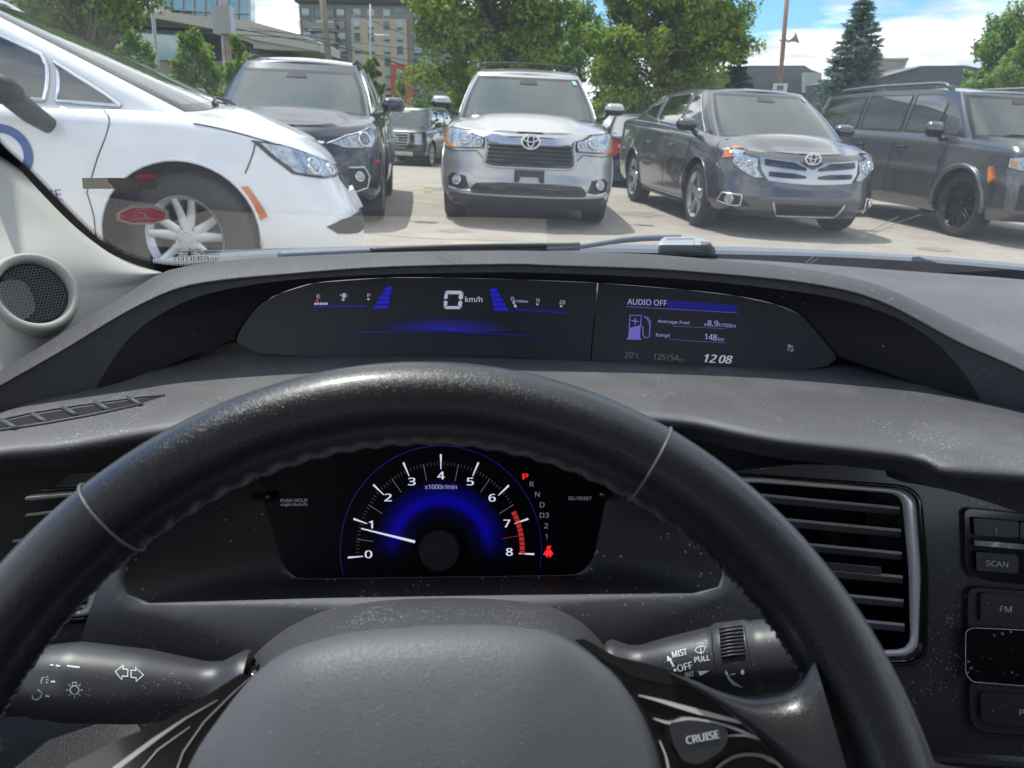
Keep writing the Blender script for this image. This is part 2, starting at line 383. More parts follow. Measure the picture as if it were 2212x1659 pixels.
# ------------------------------------------------------------------ cars
KT=.023; TILT=Matrix.Rotation(math.atan(KT),4,'Y')
def ground_z(x,y=0): return -KT*x-.045*min(max(0,y-15),12)
class Car:
    """local frame: x forward (front axle 0), y left, z up"""
    def __init__(s,name,label,cat,pos,head,sp,paintm,group='cars parked in the lot'):
        s.sp=sp; x,y=pos
        mw=Matrix.Translation((x,y,ground_z(x,y)))@TILT@Matrix.Rotation(R_(head),4,'Z')
        s.mw=mw; s.root=empty(name,label=label,cat=cat,group=group,mw=mw); s.pm=M[paintm]
        s.W=sp['w']/2; s.fo=sp['fo']; s.rear=-(sp['wb']+sp['ro'])
    # lower body surface
    def zt(s,x): return smo(s.sp['top'],x)
    def zb(s,x): return smo(s.sp['bot'],x)
    def lv(s,q): return smo([(a,b) for a,b,c,d in s.sp['lev']],q),smo([(a,c) for a,b,c,d in s.sp['lev']],q),smo([(a,d) for a,b,c,d in s.sp['lev']],q)
    def surf(s,t,q,off=0):
        if off:
            e=1e-3; p=s.surf(t,q); a=s.surf(t+e,q)-p; qq=min(q+1e-3,1); b=(s.surf(t,qq)-s.surf(t,qq-1e-3))
            n=a.cross(b)
            if n.length<1e-12: n=Vector((1,0,0))
            n.normalize()
            c=Vector((p.x-(-s.sp['wb']/2),p.y*2,0))
            if n.dot(c)<0: n=-n
            return p+n*off
        sp=s.sp; g=1 if t>=0 else -1; t=abs(t); dn,ins,dr=s.lv(q); Wq=s.W-ins; Xn=s.fo+dn; Xr=s.rear-dr
        Ln,Lr,p=sp['Ln'],sp['Lr'],sp['p']
        if t<=1:
            f=t*math.pi/2; x=Xn-Ln+Ln*max(math.cos(f),0)**(2/p); y=Wq*math.sin(f)**(2/p)
        elif t<=2:
            x=(Xn-Ln)+(Xr+Lr-(Xn-Ln))*(t-1); y=Wq+.018*math.sin(math.pi*(t-1))
        else:
            f=min(t-2,1)*math.pi/2; x=Xr+Lr-Lr*math.sin(f)**(2/sp.get('pr',4)); y=Wq*max(math.cos(f),0)**(2/sp.get('pr',4))
        # arches swell
        for xa in (0,-sp['wb']):
            d=abs(x-xa)
            if d<.6 and q<.9: y+=sp.get('flare',.02)*(.5+.5*math.cos(math.pi*d/.6))*(1-abs(q-.4)/.5 if abs(q-.4)<.5 else 0)
        z=s.zb(x)+q*(s.zt(x)-s.zb(x)); return Vector((x,g*y,z))
    def cf(s,y,z):
        """front point (y,z) -> (t,q)"""
        q=.5; t=0
        for _ in range(6):
            dn,ins,dr=s.lv(q); f=math.asin(min(1,(min(abs(y)/(s.W-ins),1))**(s.sp['p']/2))); t=f/(math.pi/2)
            x=s.surf(t,q).x; q=(z-s.zb(x))/(s.zt(x)-s.zb(x)); q=min(max(q,0),1)
        return (math.copysign(t,y),q)
    def cs(s,x,z,g=1):
        q=(z-s.zb(x))/(s.zt(x)-s.zb(x)); q=min(max(q,0),1); dn,ins,dr=s.lv(q); Ln=s.sp['Ln']
        a=s.fo+dn-Ln; b=s.rear-dr+s.sp['Lr']
        if x>a:
            c=min(max((x-a)/Ln,0),1)**(s.sp['p']/2); t=math.acos(c)/(math.pi/2)
        elif x<b:
            Lr=s.sp['Lr']; pr=s.sp.get('pr',4); t=2+math.asin(min(1,max(0,(b-x)/Lr))**(pr/2))/(math.pi/2)
        else: t=1+(a-x)/(a-b)
        return (g*t,q)
    def cr(s,y,z):
        pr=s.sp.get('pr',4); x=s.rear; q=(z-s.zb(x))/(s.zt(x)-s.zb(x)); dn,ins,dr=s.lv(q)
        t=2+math.acos(min(1,abs(y)/(s.W-ins))**(pr/2))/(math.pi/2); return (math.copysign(t,y),q)
    def pts(s,L,sc=True):
        r=[]
        for p in L:
            if p[0]=='s': r.append(s.cs(p[1],p[2],p[3] if len(p)>3 else 1))
            elif p[0]=='r': r.append(s.cr(p[1],p[2]))
            else: r.append(s.cf(p[0],p[1]))
        return r
    def patch(s,name,L,m,off=.006,parent=None,step=.07,th=None,mirror=False,mb=None):
        out=[]
        for g in ((1,-1) if mirror else (1,)):
            P=[(g*t,q) for t,q in s.pts(L)]
            b=mb if mb is not None else MB()
            patch(b,P,lambda u,v,h:s.surf(u,min(max(v,0),1),off+h),step,off+.004 if th is None else th)
            if mb is None: out.append(b.build(name,m,parent or s.root,world=False,sharp=40))
        return out
    def strip(s,name,L,w,m,off=.005,parent=None,mb=None,mirror=False):
        """thin raised strip along a list of points, w in metres"""
        for g in ((1,-1) if mirror else (1,)):
            P=s.pts(L); b=mb if mb is not None else MB()
            P=[(g*t,q) for t,q in P]; fine=[]
            for a,c in zip(P,P[1:]):
                for k in range(8): fine.append((a[0]+(c[0]-a[0])*k/8,a[1]+(c[1]-a[1])*k/8))
            fine.append(P[-1]); X=[s.surf(t,q,off) for t,q in fine]
            b.tube(X,w/2,6,True)
            if mb is None: b.build(name,m,parent or s.root,world=False)
    def body(s):
        sp=s.sp; rw=sp['rw']; Ra=sp.get('Ra',rw+.055)
        ts=[i/22 for i in range(22)]+[1+i/64 for i in range(64)]+[2+i/12 for i in range(13)]
        qs=[i/26 for i in range(27)]
        mb=MB(); faces=[]; V=[]
        idx={}
        for a,q in enumerate(qs):
            for g in (1,-1):
                for b,t in enumerate(ts):
                    idx[(a,g,b)]=len(V); V.append(s.surf(g*t if t else g*1e-6,q))
        def incut(c):
            for xa in (0,-sp['wb']):
                if (c.x-xa)**2+(c.z-rw-.01)**2<Ra*Ra and abs(c.y)>s.W*.6: return xa
            return None
        keep=set(); gone=set()
        for a in range(len(qs)-1):
            for g in (1,-1):
                for b in range(len(ts)-1):
                    f=(idx[(a,g,b)],idx[(a,g,b+1)],idx[(a+1,g,b+1)],idx[(a+1,g,b)])
                    if g<0: f=f[::-1]
                    c=sum((V[i] for i in f),Vector())/4
                    if incut(c) is not None: gone.update(f)
                    else: faces.append(f); keep.update(f)
        for i in gone&keep:
            v=V[i]
            for xa in (0,-sp['wb']):
                d=Vector((v.x-xa,0,v.z-rw-.01))
                if d.length<Ra*1.5 and v.z>s.zb(v.x)+.001:
                    d=d.normalized()*Ra; V[i]=Vector((xa+d.x,v.y,max(rw+.01+d.z,s.zb(v.x))))
        mb.v=V; mb.f=faces
        # top cap (hood, deck)
        rows=[]; ms=14
        cr=sp.get('crown',.05); ridge=sp.get('ridge'); xn_=s.surf(1e-6,1.0).x+.02
        for t in ts[1:]:
            P=s.surf(t,1.0); row=[]
            for k in range(ms*2+1):
                u=-1+k/ms; y=P.y*u; xs_=min(max((xn_-P.x)/.55,0),1); z=P.z+cr*(1-u*u)*xs_*xs_*(3-2*xs_)
                if ridge and P.x>sp['gh']['xc']-.1:
                    yr=ridge[0]+(ridge[1]-ridge[0])*min(max((P.x-sp['gh']['xc'])/(s.fo-sp['gh']['xc']),0),1)
                    z+=ridge[2]*(.5+.5*math.tanh((yr-abs(y))/.035))*min(1,(s.fo-P.x)/.3)*min(1,(1-abs(u))*8)
                row.append(Vector((P.x,y,z)))
            rows.append(row)
        m2=MB(); m2.grid([r[::-1] for r in rows]); mb.add(m2.v,m2.f)
        # floor
        mb.add([(s.fo-.2,-s.W+.12,s.zb(0)+.02),(s.fo-.2,s.W-.12,s.zb(0)+.02),(s.rear+.2,s.W-.12,s.zb(0)+.02),(s.rear+.2,-s.W+.12,s.zb(0)+.02)],[(0,1,2,3)])
        s.bodyo=mb.build('body',s.pm,s.root,world=False,sharp=50)
        for xa in (0,-sp['wb']):
            for g in (1,-1):
                w=MB(); rws=[]
                for k in range(17):
                    an=-.25+(math.pi+.5)*k/16
                    rws.append([Vector((xa+(Ra+.012)*math.cos(an),g*y,rw+.01+(Ra+.012)*math.sin(an))) for y in (s.W-.02,s.W-.42)])
                w.grid(rws)
                w.add([(xa,g*(s.W-.42),rw)]+[r[1] for r in rws],[(0,i+1,i+2) for i in range(16)])
                w.build('wheel_well',M['well'],s.root,world=False)
        lm=M[sp['cladding']] if sp.get('cladding') else s.pm
        for xa in (0,-sp['wb']):
            for g in (1,-1):
                b=MB(); pts=[]
                for k in range(25):
                    an=-.12+(math.pi+.24)*k/24; x=xa+Ra*math.cos(an); z=rw+.01+Ra*math.sin(an)
                    z=max(z,s.zb(x)+.005); t,q=s.cs(x,z); pts.append(s.surf(g*t,q,.0))
                b.tube(pts,sp.get('lip',.018),8,True,.6); b.build('wheel_arch_lip',lm,s.root,world=False)
    # greenhouse
    def gsurf(s,t,v,off=0):
        if off:
            e=1e-3; p=s.gsurf(t,v); n=(s.gsurf(t+e,v)-p).cross(s.gsurf(t,v+e)-p).normalized()
            G=s.sp['gh']; c=p-Vector(((G['xc']+G['xd'])/2,0,1.2)); c.z=0
            if n.dot(c)<0: n=-n
            return p+n*off
        G=s.sp['gh']; g=1 if t>=0 else -1; t=abs(t)
        def ol(xc,xd,w,Lc,Ld,p,t):
            if t<=1: f=t*math.pi/2; return xc-Lc+Lc*max(math.cos(f),0)**(2/p),w*math.sin(f)**(2/p)
            if t<=2: return xc-Lc+(xd+Ld-xc+Lc)*(t-1),w
            f=min(t-2,1)*math.pi/2; return xd+Ld-Ld*math.sin(f)**.5,w*max(math.cos(f),0)**.5
        p=G.get('p',3.2)
        xb,yb=ol(G['xc'],G['xd'],G['wb'],G['Lc'],G['Ld'],p,t); xt,yt=ol(G['xh'],G['xr'],G['wt'],G['Lh'],G['Lr'],p,t)
        zb=s.zt(xb)-.015+ (G.get('cowl',0)*(1-(yb/G['wb'])**2) if t<=1 else 0); zt=smo(G['roof'],xt)
        k=math.sin(math.pi*v)*G.get('bow',.03)
        x=xb+(xt-xb)*v+(k if t<1 else 0)*.6*(1-t if t<1 else 0); y=yb+(yt-yb)*v+(k if yb>.3 else k*yb/.3)*.7; z=zb+(zt-zb)*v
        return Vector((x,g*y,z))
    def gfy(s,yf,v): return (math.copysign(math.asin(min(1,abs(yf))**(s.sp['gh'].get('p',3.2)/2))/(math.pi/2),yf),v)
    def gsx(s,x,v,g=1):
        G=s.sp['gh']; a=G['xc']-G['Lc']+(G['xh']-G['Lh']-G['xc']+G['Lc'])*v; b=G['xd']+G['Ld']+(G['xr']+G['Lr']-G['xd']-G['Ld'])*v
        t=1+(a-x)/(a-b)
        if t<1:
            # round the corner: search
            lo,hi=.3,1.0
            for _ in range(24):
                m_=(lo+hi)/2
                if s.gsurf(m_,v).x>x: lo=m_
                else: hi=m_
            t=lo
        return (g*min(t,2.9),v)
    def gpatch(s,name,P,m,off=.004,mirror=False,parent=None,step=.06):
        res=[]
        for g in ((1,-1) if mirror else (1,)):
            b=MB(); patch(b,[(g*t,v) for t,v in P],lambda u,v,h:s.gsurf(u,min(max(v,.001),.999),off+h),step,off+.004)
            res.append(b.build(name,m,parent or s.root,world=False,sharp=40))
        return res
    def greenhouse(s,mat_=None):
        ts=[i/36 for i in range(36)]+[1+i/30 for i in range(30)]+[2+i/10 for i in range(11)]
        vs_=[i/24 for i in range(25)]; s.cab=[]
        G=s.sp['gh']
        mb=MB()
        for g in (1,-1):
            rows=[[s.gsurf(g*t if t else g*1e-6,v) for t in ts] for v in vs_]
            T_=ts[::-1] if g>0 else ts
            if g>0: rows=[r[::-1] for r in rows]
            mb.grid(rows)
            for i in range(len(vs_)-1):
                for j in range(len(ts)-1): s.cab.append(((T_[j]+T_[j+1])/2*g,(vs_[i]+vs_[i+1])/2))
        rows=[]
        for t in ts[1:]:
            P=s.gsurf(t,1.0); rows.append([Vector((P.x,P.y*(-1+k/8),P.z+G.get('crown',.045)*(1-(-1+k/8)**2)*min(1,P.y/G['wt']))) for k in range(17)])
        mb.grid([r[::-1] for r in rows])
        s.cabin=mb.build('cabin',mat_ or s.pm,s.root,world=False,sharp=50)
    def wheel(s,xa,g,style,turn=0):
        sp=s.sp; r=sp['rw']; w=sp.get('tw',.235); rr=sp['rim']
        T=Matrix.Translation((xa,g*(s.W-.005),r))@Matrix.Rotation(R_(turn),4,'Z')@Matrix.Rotation(-g*math.pi/2,4,'X')   # local z -> outward y
        prof=[(rr-.01,-w+.03),(rr+.005,-w+.02),(r-.05,-w),(r-.012,-w+.02),(r,-w+.05),(r,-.05),(r-.012,-.022),(r-.035,-.008),((r+rr)/2,-.003),(rr+.012,-.012),(rr+.002,-.02),(rr-.012,-.03)]
        t=MB().lathe(prof,44,T); tr=t.build('wheel',M['rubber'],s.root,world=False,sharp=60)
        rm=M[sp.get('rimmat','alloy')]
        b=MB().lathe([(rr-.03,-w+.06),(rr-.028,-.05),(rr-.004,-.018),(rr+.004,-.012),(rr+.004,-.018)],44,T)
        b.lathe([(.0,-.036),(.030,-.036),(.034,-.040),(.075,-.044),(.088,-.07)],24,T)
        kind,n=style; R0=rr-.012
        for i in range(n):
            a=2*math.pi*(i+.25)/n
            def spoke(a0,a1,w0,w1,d0=-.045,d1=-.022,th=.03):
                p0=Vector((.06*math.cos(a0),.06*math.sin(a0),d0)); p1=Vector((R0*math.cos(a1),R0*math.sin(a1),d1))
                rows=[]
                for k in range(6):
                    u=k/5; c=p0.lerp(p1,u)+Vector((0,0,-.012*math.sin(math.pi*u))); d=(p1-p0).normalized(); nrm=Vector((-d.y,d.x,0)).normalized(); ww=(w0+(w1-w0)*u)/2
                    rows.append([T@(c-nrm*ww+Vector((0,0,-th))),T@(c-nrm*ww),T@(c-nrm*ww*.6+Vector((0,0,.005))),T@(c+nrm*ww*.6+Vector((0,0,.005))),T@(c+nrm*ww),T@(c+nrm*ww+Vector((0,0,-th)))])
                b.grid(rows,True,True)
            if kind=='split':
                da=math.pi/n*.62
                spoke(a-.22,a-da*.62,.062,.042); spoke(a+.22,a+da*.62,.062,.042)
            elif kind=='pair':
                spoke(a-.12,a-.15,.045,.045); spoke(a+.12,a+.15,.045,.045)
            elif kind=='twist':
                spoke(a,a+.35,.03,.012); spoke(a,a-.1,.025,.012)
            else: spoke(a,a,.05,.06)
        for i in range(5):
            a=2*math.pi*(i+.75)/5; b.lathe([(.0,-.038),(.009,-.038),(.011,-.05)],8,T@Matrix.Translation((.062*math.cos(a),.062*math.sin(a),.008)))
        rim=b.build('rim',rm,tr,world=False,sharp=35)
        d=MB().lathe([(0,-.10),(rr-.04,-.10),(rr-.03,-.14)],28,T); d.build('brake_disc',M['well'],tr,world=False)
        return tr
    def wheels(s,style,turn=0):
        for xa in (0,-s.sp['wb']):
            for g in (1,-1): s.wheel(xa,g,style,turn if xa==0 else 0)
    def mirror(s,x,y,z,m=None,size=(.11,.22,.15),low=M['black_trim'],stalk=True):
        for g in (1,-1):
            b=MB(); rows=[]
            for k in range(9):
                u=-1+k/4; r=(1-abs(u)**6)**.5 if abs(u)<1 else .35
                rows.append([Vector((x+size[0]*.5*r*(math.cos(a)*(1.3 if math.cos(a)>0 else .6)),g*(y+size[1]*.5*u),z+size[2]*.5*r*math.sin(a)*(1 if math.sin(a)>0 else .85))) for a in [2*math.pi*j/16 for j in range(16)]])
            b.grid(rows if g>0 else [r[::-1] for r in rows],True,True)
            o=b.build('wing_mirror',m or s.pm,s.root,world=False)
            lo=MB()
            rows=[]
            for k in range(9):
                u=-1+k/4; r=((1-abs(u)**6)**.5 if abs(u)<1 else .35)*1.04
                rows.append([Vector((x+size[0]*.5*r*(math.cos(a)*(1.3 if math.cos(a)>0 else .6)),g*(y+size[1]*.5*u),z+size[2]*.5*r*math.sin(a)*.9)) for a in [math.pi*1.03+math.pi*.94*j/8 for j in range(9)]])
            lo.grid(rows)
            if stalk: lo.tube([(x,g*(y-size[1]*.3),z-size[2]*.3),(x+.02,g*(y-size[1]*.5),z-size[2]*.5-.02),(x+.05,g*(y-size[1]*.5-.09),z-size[2]*.5-.05)],.026,8)
            lo.build('mirror_base',low,o,world=False)
    def front_pt(s,y,z,off=0): t,q=s.cf(y,z); return s.surf(t,q,off)
    def ringlogo(s,c,ry,rz,off=.03,kind='oval'):
        """chrome emblem on the nose at (y,z)"""
        p=s.front_pt(c[0],c[1],off); b=MB()
        if kind=='oval':
            def ov(cy,cz,a,bz,r): b.tube([p+Vector((0,cy+a*math.cos(2*math.pi*k/28),cz+bz*math.sin(2*math.pi*k/28))) for k in range(29)],r,6,False)
            ov(0,0,ry,rz,ry*.12); ov(0,rz*.12,ry*.36,rz*.86,ry*.085); ov(0,rz*.42,ry*.80,rz*.42,ry*.085)
            e=b.build('emblem',M['chrome'],s.root,world=False)
        MB().add([p+Vector((-.010,ry*math.cos(a),rz*math.sin(a))) for a in [2*math.pi*k/24 for k in range(24)]],[tuple(range(24))]).build('emblem_back',M['gloss_black'],e,world=False)
        return e
    def rails(s,y,x0,x1,m,h=.05,r=.02,dz=0):
        for g in (1,-1):
            pts=[]
            for k in range(17):
                u=k/16; x=x0+(x1-x0)*u; z=smo(s.sp['gh']['roof'],x)+dz+h*min(1,math.sin(math.pi*u)*4)**.5; pts.append((x,g*y,z))
            MB().tube(pts,r,8).build('roof_rail',m,s.root,world=False)
def mesh_grille(b,s,y0,y1,z0,z1,n,off=.012,w=.012):
    for k in range(n):
        z=z0+(z1-z0)*(k+.5)/n; b.tube([s.front_pt(y0+(y1-y0)*i/14,z,off) for i in range(15)],w,6,True,.6)
def std_lev(bump=0,tuck=.07,top=.10):
    return [(0,-.13,.10,.10),(.07,-.05,.05,.04),(.18,-.01+bump,.02,0),(.32,0+bump,.005,0),(.48,-.03,.0,.02),(.62,-.045,.005,.03),(.78,-.07,.02,.04),(.90,-.10,.035,.06),(.96,-.135,.05,.08),(1,-.19,tuck,top)]
def lamp_round(c,y,z,r,off,parent,m='lens',n=20,th=.02,ring=True):
    for g in (1,-1):
        p=c.front_pt(g*y,z,off); t,q=c.cf(g*y,z); nrm=(c.surf(t,q,.05)-c.surf(t,q,0)).normalized()
        Mx=Matrix.Translation(p)@nrm.to_track_quat('Z','Y').to_matrix().to_4x4()
        o=MB().lathe([(0,.012),(r*.5,.010),(r*.85,.004),(r,-.004)],n,Mx).build('lamp_bulb',M[m],parent[0 if g>0 else 1] if isinstance(parent,(list,tuple)) else parent,world=False)
        if ring: MB().lathe([(r,-.01),(r*1.0,.008),(r*1.16,.008),(r*1.2,-.01)],n,Mx).build('lamp_ring',M['chrome'],parent[0 if g>0 else 1] if isinstance(parent,(list,tuple)) else parent,world=False)
def headlight(c,P,amberP=None,bulbs=(),m='lens'):
    hl=c.patch('headlight',P,M['gloss_black'],off=.006,mirror=True,step=.06)
    cy_=sum(p[1] if p[0]!='s' else p[2] for p in P)/len(P)
    out=[]
    for i,g in enumerate((1,-1)):
        Q=[(g*t,q) for t,q in c.pts(P)]; cx=sum(a for a,b in Q)/len(Q); cz=sum(b for a,b in Q)/len(Q)
        Q2=[(cx+(a-cx)*.9,cz+(b-cz)*.86) for a,b in Q]
        b=MB(); patch(b,Q2,lambda u,v,h:c.surf(u,v,.012+h),.06,.008); b.build('headlight_lens',M[m],hl[i],world=False,sharp=40)
        if amberP:
            b=MB(); patch(b,[(g*t,q) for t,q in c.pts(amberP)],lambda u,v,h:c.surf(u,v,.018+h),.06,.008); b.build('turn_signal',M['amber'],hl[i],world=False)
    for (y,z,r,mm) in bulbs: lamp_round(c,y,z,r,.022,hl,mm)
    return hl
def wipers(c,v=.06):
    for y0,y1 in ((-.62,-.02),(-.02,.55)):
        P=[c.gsurf(*c.gfy(y0+(y1-y0)*k/8,v+.05*math.sin(math.pi*k/8)),.02) for k in range(9)]
        MB().tube(P,.011,6).build('wiper',M['black_trim'],c.root,world=False)
def windscreen(c,yw=.93,v0=.05,v1=.93,frit=.045,inset_top=0,gl='car_glass'):
    yb=yw
    def poly(yf0,yf1,a,b): 
        L=[]; n=10
        for k in range(n+1): L.append(c.gfy(-yf0+2*yf0*k/n,a))
        for k in range(n+1): L.append(c.gfy(yf1-2*yf1*k/n,b))
        return L
    O=[Vector(p) for p in poly(yw,yw,v0,v1)]; I=[Vector(p) for p in poly(yw-.05,yw-.055,v0+.055,v1-.055)]
    n=len(O); k0=n//4
    kh=O[:k0+1]+I[k0:]+I[:k0+1]+O[k0:]
    b=MB(); patch(b,kh,lambda u,v,h:c.gsurf(u,min(max(v,.001),.999),.004+h),.05,.006); ws=b.build('windscreen',M['frit'],c.root,world=False,sharp=40)
    c.gpatch('windscreen_glass',I,M['auto_glass'] if gl=='car_glass' else M[gl],.003,parent=ws)
    if gl=='car_glass':
        yl=yw-.025; vl,vh=v0+.028,v1-.028; tl=c.gfy(yl,.5)[0]
        bm=bmesh.new(); bm.from_mesh(c.cabin.data); bm.faces.ensure_lookup_table()
        kill=[bm.faces[i] for i,(tt,v) in enumerate(c.cab) if abs(tt)<tl and vl<v<vh]
        bmesh.ops.delete(bm,geom=kill,context='FACES'); bm.to_mesh(c.cabin.data); bm.free()
        G=c.sp['gh']; zb=c.zt(0)
        b=MB(); b.box((G['xc']-.55,0,zb-.06),(1.0,G['wb']*1.86,.10)); b.build('car_dash',M['cabin_dark'],c.root,world=False)
        for g in (1,-1):
            b=MB()
            for z,w_,d_,h_ in ((zb-.02,.46,.14,.5),(zb+.27,.25,.10,.17)):
                rows=[]
                for k in range(7):
                    u=-1+k/3; r=max(.3,(1-u**4))**.5; rows.append([Vector((G['xh']-.75+d_*.5*r*math.cos(a)-.12*(z-zb+h_*.5*u),g*.37+w_*.5*r*math.sin(a),z+h_*.5*u)) for a in [2*math.pi*j/16 for j in range(16)]])
                b.grid(rows,True,True)
            b.build('seat',M['cabin_seat'],c.root,world=False)
        b=MB(); b.box((G['xh']+.02,0,smo(G['roof'],G['xh'])-.14),(.04,.24,.07)); b.build('rear_view_mirror',M['frit'],c.root,world=False)
        b=MB(); b.tube([(G['xh']-.10+.06*math.cos(a),.37+.19*math.cos(a),zb+.02+.17*math.sin(a)) for a in [2*math.pi*k/24 for k in range(25)]],.016,6,False); b.build('car_steering_wheel',M['black_trim'],c.root,world=False)
    b=MB(); patch(b,poly(.16,.12,v1-.16,v1-.05),lambda u,v,h:c.gsurf(u,v,.0095+h),.05); b.build('sensor_patch',M['frit'],ws,world=False)
    return ws
def side_windows(c,wins,trim='satin',g=(1,-1),tw=.009,glass='side_glass'):
    """wins: list of polygons in (x,v)"""
    for P in wins:
        for s_ in g:
            b=MB(); Q=[(s_*c.gsx(x,v)[0],v) for x,v in P]
            patch(b,Q,lambda u,v,h:c.gsurf(u,min(max(v,.001),.999),.006+h),.05,.01); w=b.build('side_window',M[glass],c.root,world=False,sharp=40)
            if trim:
                R=[c.gsurf(u,v,.009) for u,v in Q]; F=[]
                for a,e in zip(Q,Q[1:]+Q[:1]):
                    for k in range(4): F.append(c.gsurf(a[0]+(e[0]-a[0])*k/4,a[1]+(e[1]-a[1])*k/4,.009))
                F.append(F[0]); MB().tube(F,tw/2,6,False).build('window_trim',M[trim],w,world=False)
def seams(c,L,mirror=True,w=.006):
    for P in L: c.strip('door_seam',P,w,M['well'],.001,mirror=mirror)
def handles(c,L,z,m=None):
    for x in L:
        for g in (1,-1):
            t,q=c.cs(x,z); P=[]
            for k in range(7):
                u=k/6; tt,qq=c.cs(x-.1+.2*u,z); P.append(c.surf(g*tt,qq,.005+.03*math.sin(math.pi*u)**.5))
            MB().tube(P,.014,8,True,.8).build('door_handle',m or c.pm,c.root,world=False)
def plate_bracket(c,z,w=.15,h=.05):
    b=MB(); patch(b,[c.cf(-w,z+h),c.cf(w,z+h),c.cf(w,z-h),c.cf(w*.72,z-h),c.cf(w*.6,z-.1*h),c.cf(-w*.6,z-.1*h),c.cf(-w*.72,z-h),c.cf(-w,z-h)],lambda u,v,hh:c.surf(u,v,.018+hh),.05,.014); return b.build('plate_bracket',M['black_trim'],c.root,world=False)
# ---- silver SUV in the middle
sp=dict(w=1.85,fo=.93,wb=2.79,ro=1.12,p=3.0,Ln=.62,Lr=.35,rw=.375,rim=.235,tw=.24,flare=.025,lip=.016,crown=.075,ridge=(.52,.40,.028),
 top=[(-4,1.18),(-3.2,1.16),(-1.5,1.13),(-.2,1.09),(.35,1.03),(.7,.97),(.93,.93)],bot=[(-4,.32),(-3,.24),(.3,.22),(.93,.20)],
 lev=std_lev(.01,.10),gh=dict(xc=.12,xh=-.62,xd=-3.75,xr=-3.35,wb=.80,wt=.60,Lc=.34,Lh=.16,Ld=.3,Lr=.3,roof=[(-3.6,1.60),(-2.2,1.665),(-1.2,1.665),(-.62,1.60)],crown=.03,bow=.03,cowl=.045))
c=Car('parked_suv','silver SUV facing us in the middle, with oval emblem and black roof rails','suv',(.097,9.136),-88.5,sp,'silver_paint')
c.body(); c.greenhouse(); windscreen(c,.95,.04,.93); wipers(c,.03); c.wheels(('pair',5)); 
side_windows(c,[[(-.25,.08),(-1.1,.07),(-1.1,.86),(-.85,.86)],[(-1.2,.07),(-2.1,.08),(-2.1,.87),(-1.2,.87)],[(-2.2,.1),(-3.1,.25),(-2.95,.85),(-2.2,.87)]])
gr=c.patch('grille',[(-.40,.87),(-.445,.75),(-.455,.655),(-.40,.635),(.40,.635),(.455,.655),(.445,.75),(.40,.87)],M['gloss_black'],.004)[0]
b=MB(); mesh_grille(b,c,-.43,.43,.66,.86,5,.018,.021); b.build('grille_bar',M['black_trim'],gr,world=False)
c.strip('hood_gap',[(-.45,.905),(-.34,.925),(0,.928),(.34,.925),(.45,.905)],.012,M['well'],.001)
c.patch('grille_chrome_bar',[(-.47,.905),(-.40,.93),(-.34,.925),(-.12,.895),(.12,.895),(.34,.925),(.40,.93),(.47,.905),(.41,.86),(.12,.835),(-.12,.835),(-.41,.86)],M['satin'],.03)
c.strip('grille_surround',[(-.46,.90),(-.45,.84),(-.475,.70),(-.46,.65),(-.40,.628),(.40,.628),(.46,.65),(.475,.70),(.45,.84),(.46,.90)],.026,M['satin'],.012)
c.ringlogo((0,.865),.092,.068,.05)
headlight(c,[(.44,.895),(.62,.975),(.80,1.005),('s',.42,.985),('s',.44,.90),(.84,.80),(.70,.79),(.46,.80)],[('s',.40,.985),('s',.47,.975),(.865,.87),(.80,.815),(.72,.795),(.86,.795),('s',.43,.87)],[(.66,.885,.052,'lens'),(.53,.855,.04,'lens')])
c.patch('lower_grille',[(-.55,.46),(-.30,.475),(.30,.475),(.55,.46),(.62,.385),(.58,.355),(-.58,.355),(-.62,.385)],M['gloss_black'],.006)
b=MB(); mesh_grille(b,c,-.54,.54,.37,.46,3,.014,.01); b.build('lower_grille_bar',M['black_trim'],c.root,world=False)
c.patch('fog_recess',[(.62,.40),(.66,.52),(.80,.545),(.85,.50),(.84,.41),(.70,.385)],M['black_trim'],.004,mirror=True)
lamp_round(c,.745,.475,.042,.02,c.root)
c.strip('fog_trim',[(.60,.385),(.72,.375),(.84,.40)],.018,M['chrome'],.012,mirror=True)
c.patch('lower_bumper',[(-.82,.345),(-.55,.335),(.55,.335),(.82,.345),(.82,.215),(.5,.205),(-.5,.205),(-.82,.215)],M['black_trim'],.010)
plate_bracket(c,.545,.155,.06)
c.strip('bumper_seam',[('s',.45,.80),(.80,.76),(.55,.775),(.475,.70)],.010,M['well'],.001,mirror=True)
seams(c,[[('s',-.02,1.08),('s',.02,.95),('s',.36,.84)],[('s',-.42,1.08),('s',-.40,.4)],[('s',-1.2,1.1),('s',-1.2,.3)]])
c.mirror(-.28,1.00,1.25,M['silver_paint'],(.14,.22,.14)); c.rails(.60,-.85,-3.2,M['black_trim'],.06,.017,.0)
for xx in (-1.25,-2.55): MB().tube([(xx,-.60+1.2*k/12,1.735+.025*math.sin(math.pi*k/12)) for k in range(13)],.02,8,True,.6).build('roof_crossbar',M['black_trim'],c.root,world=False)
b=MB(); patch(b,[c.gfy(.80,.80),c.gfy(.87,.80),c.gfy(.87,.88),c.gfy(.80,.88)],lambda u,v,h:c.gsurf(u,v,.012),.04); b.build('service_sticker',M['sticker_green'],c.root,world=False)
silver=c
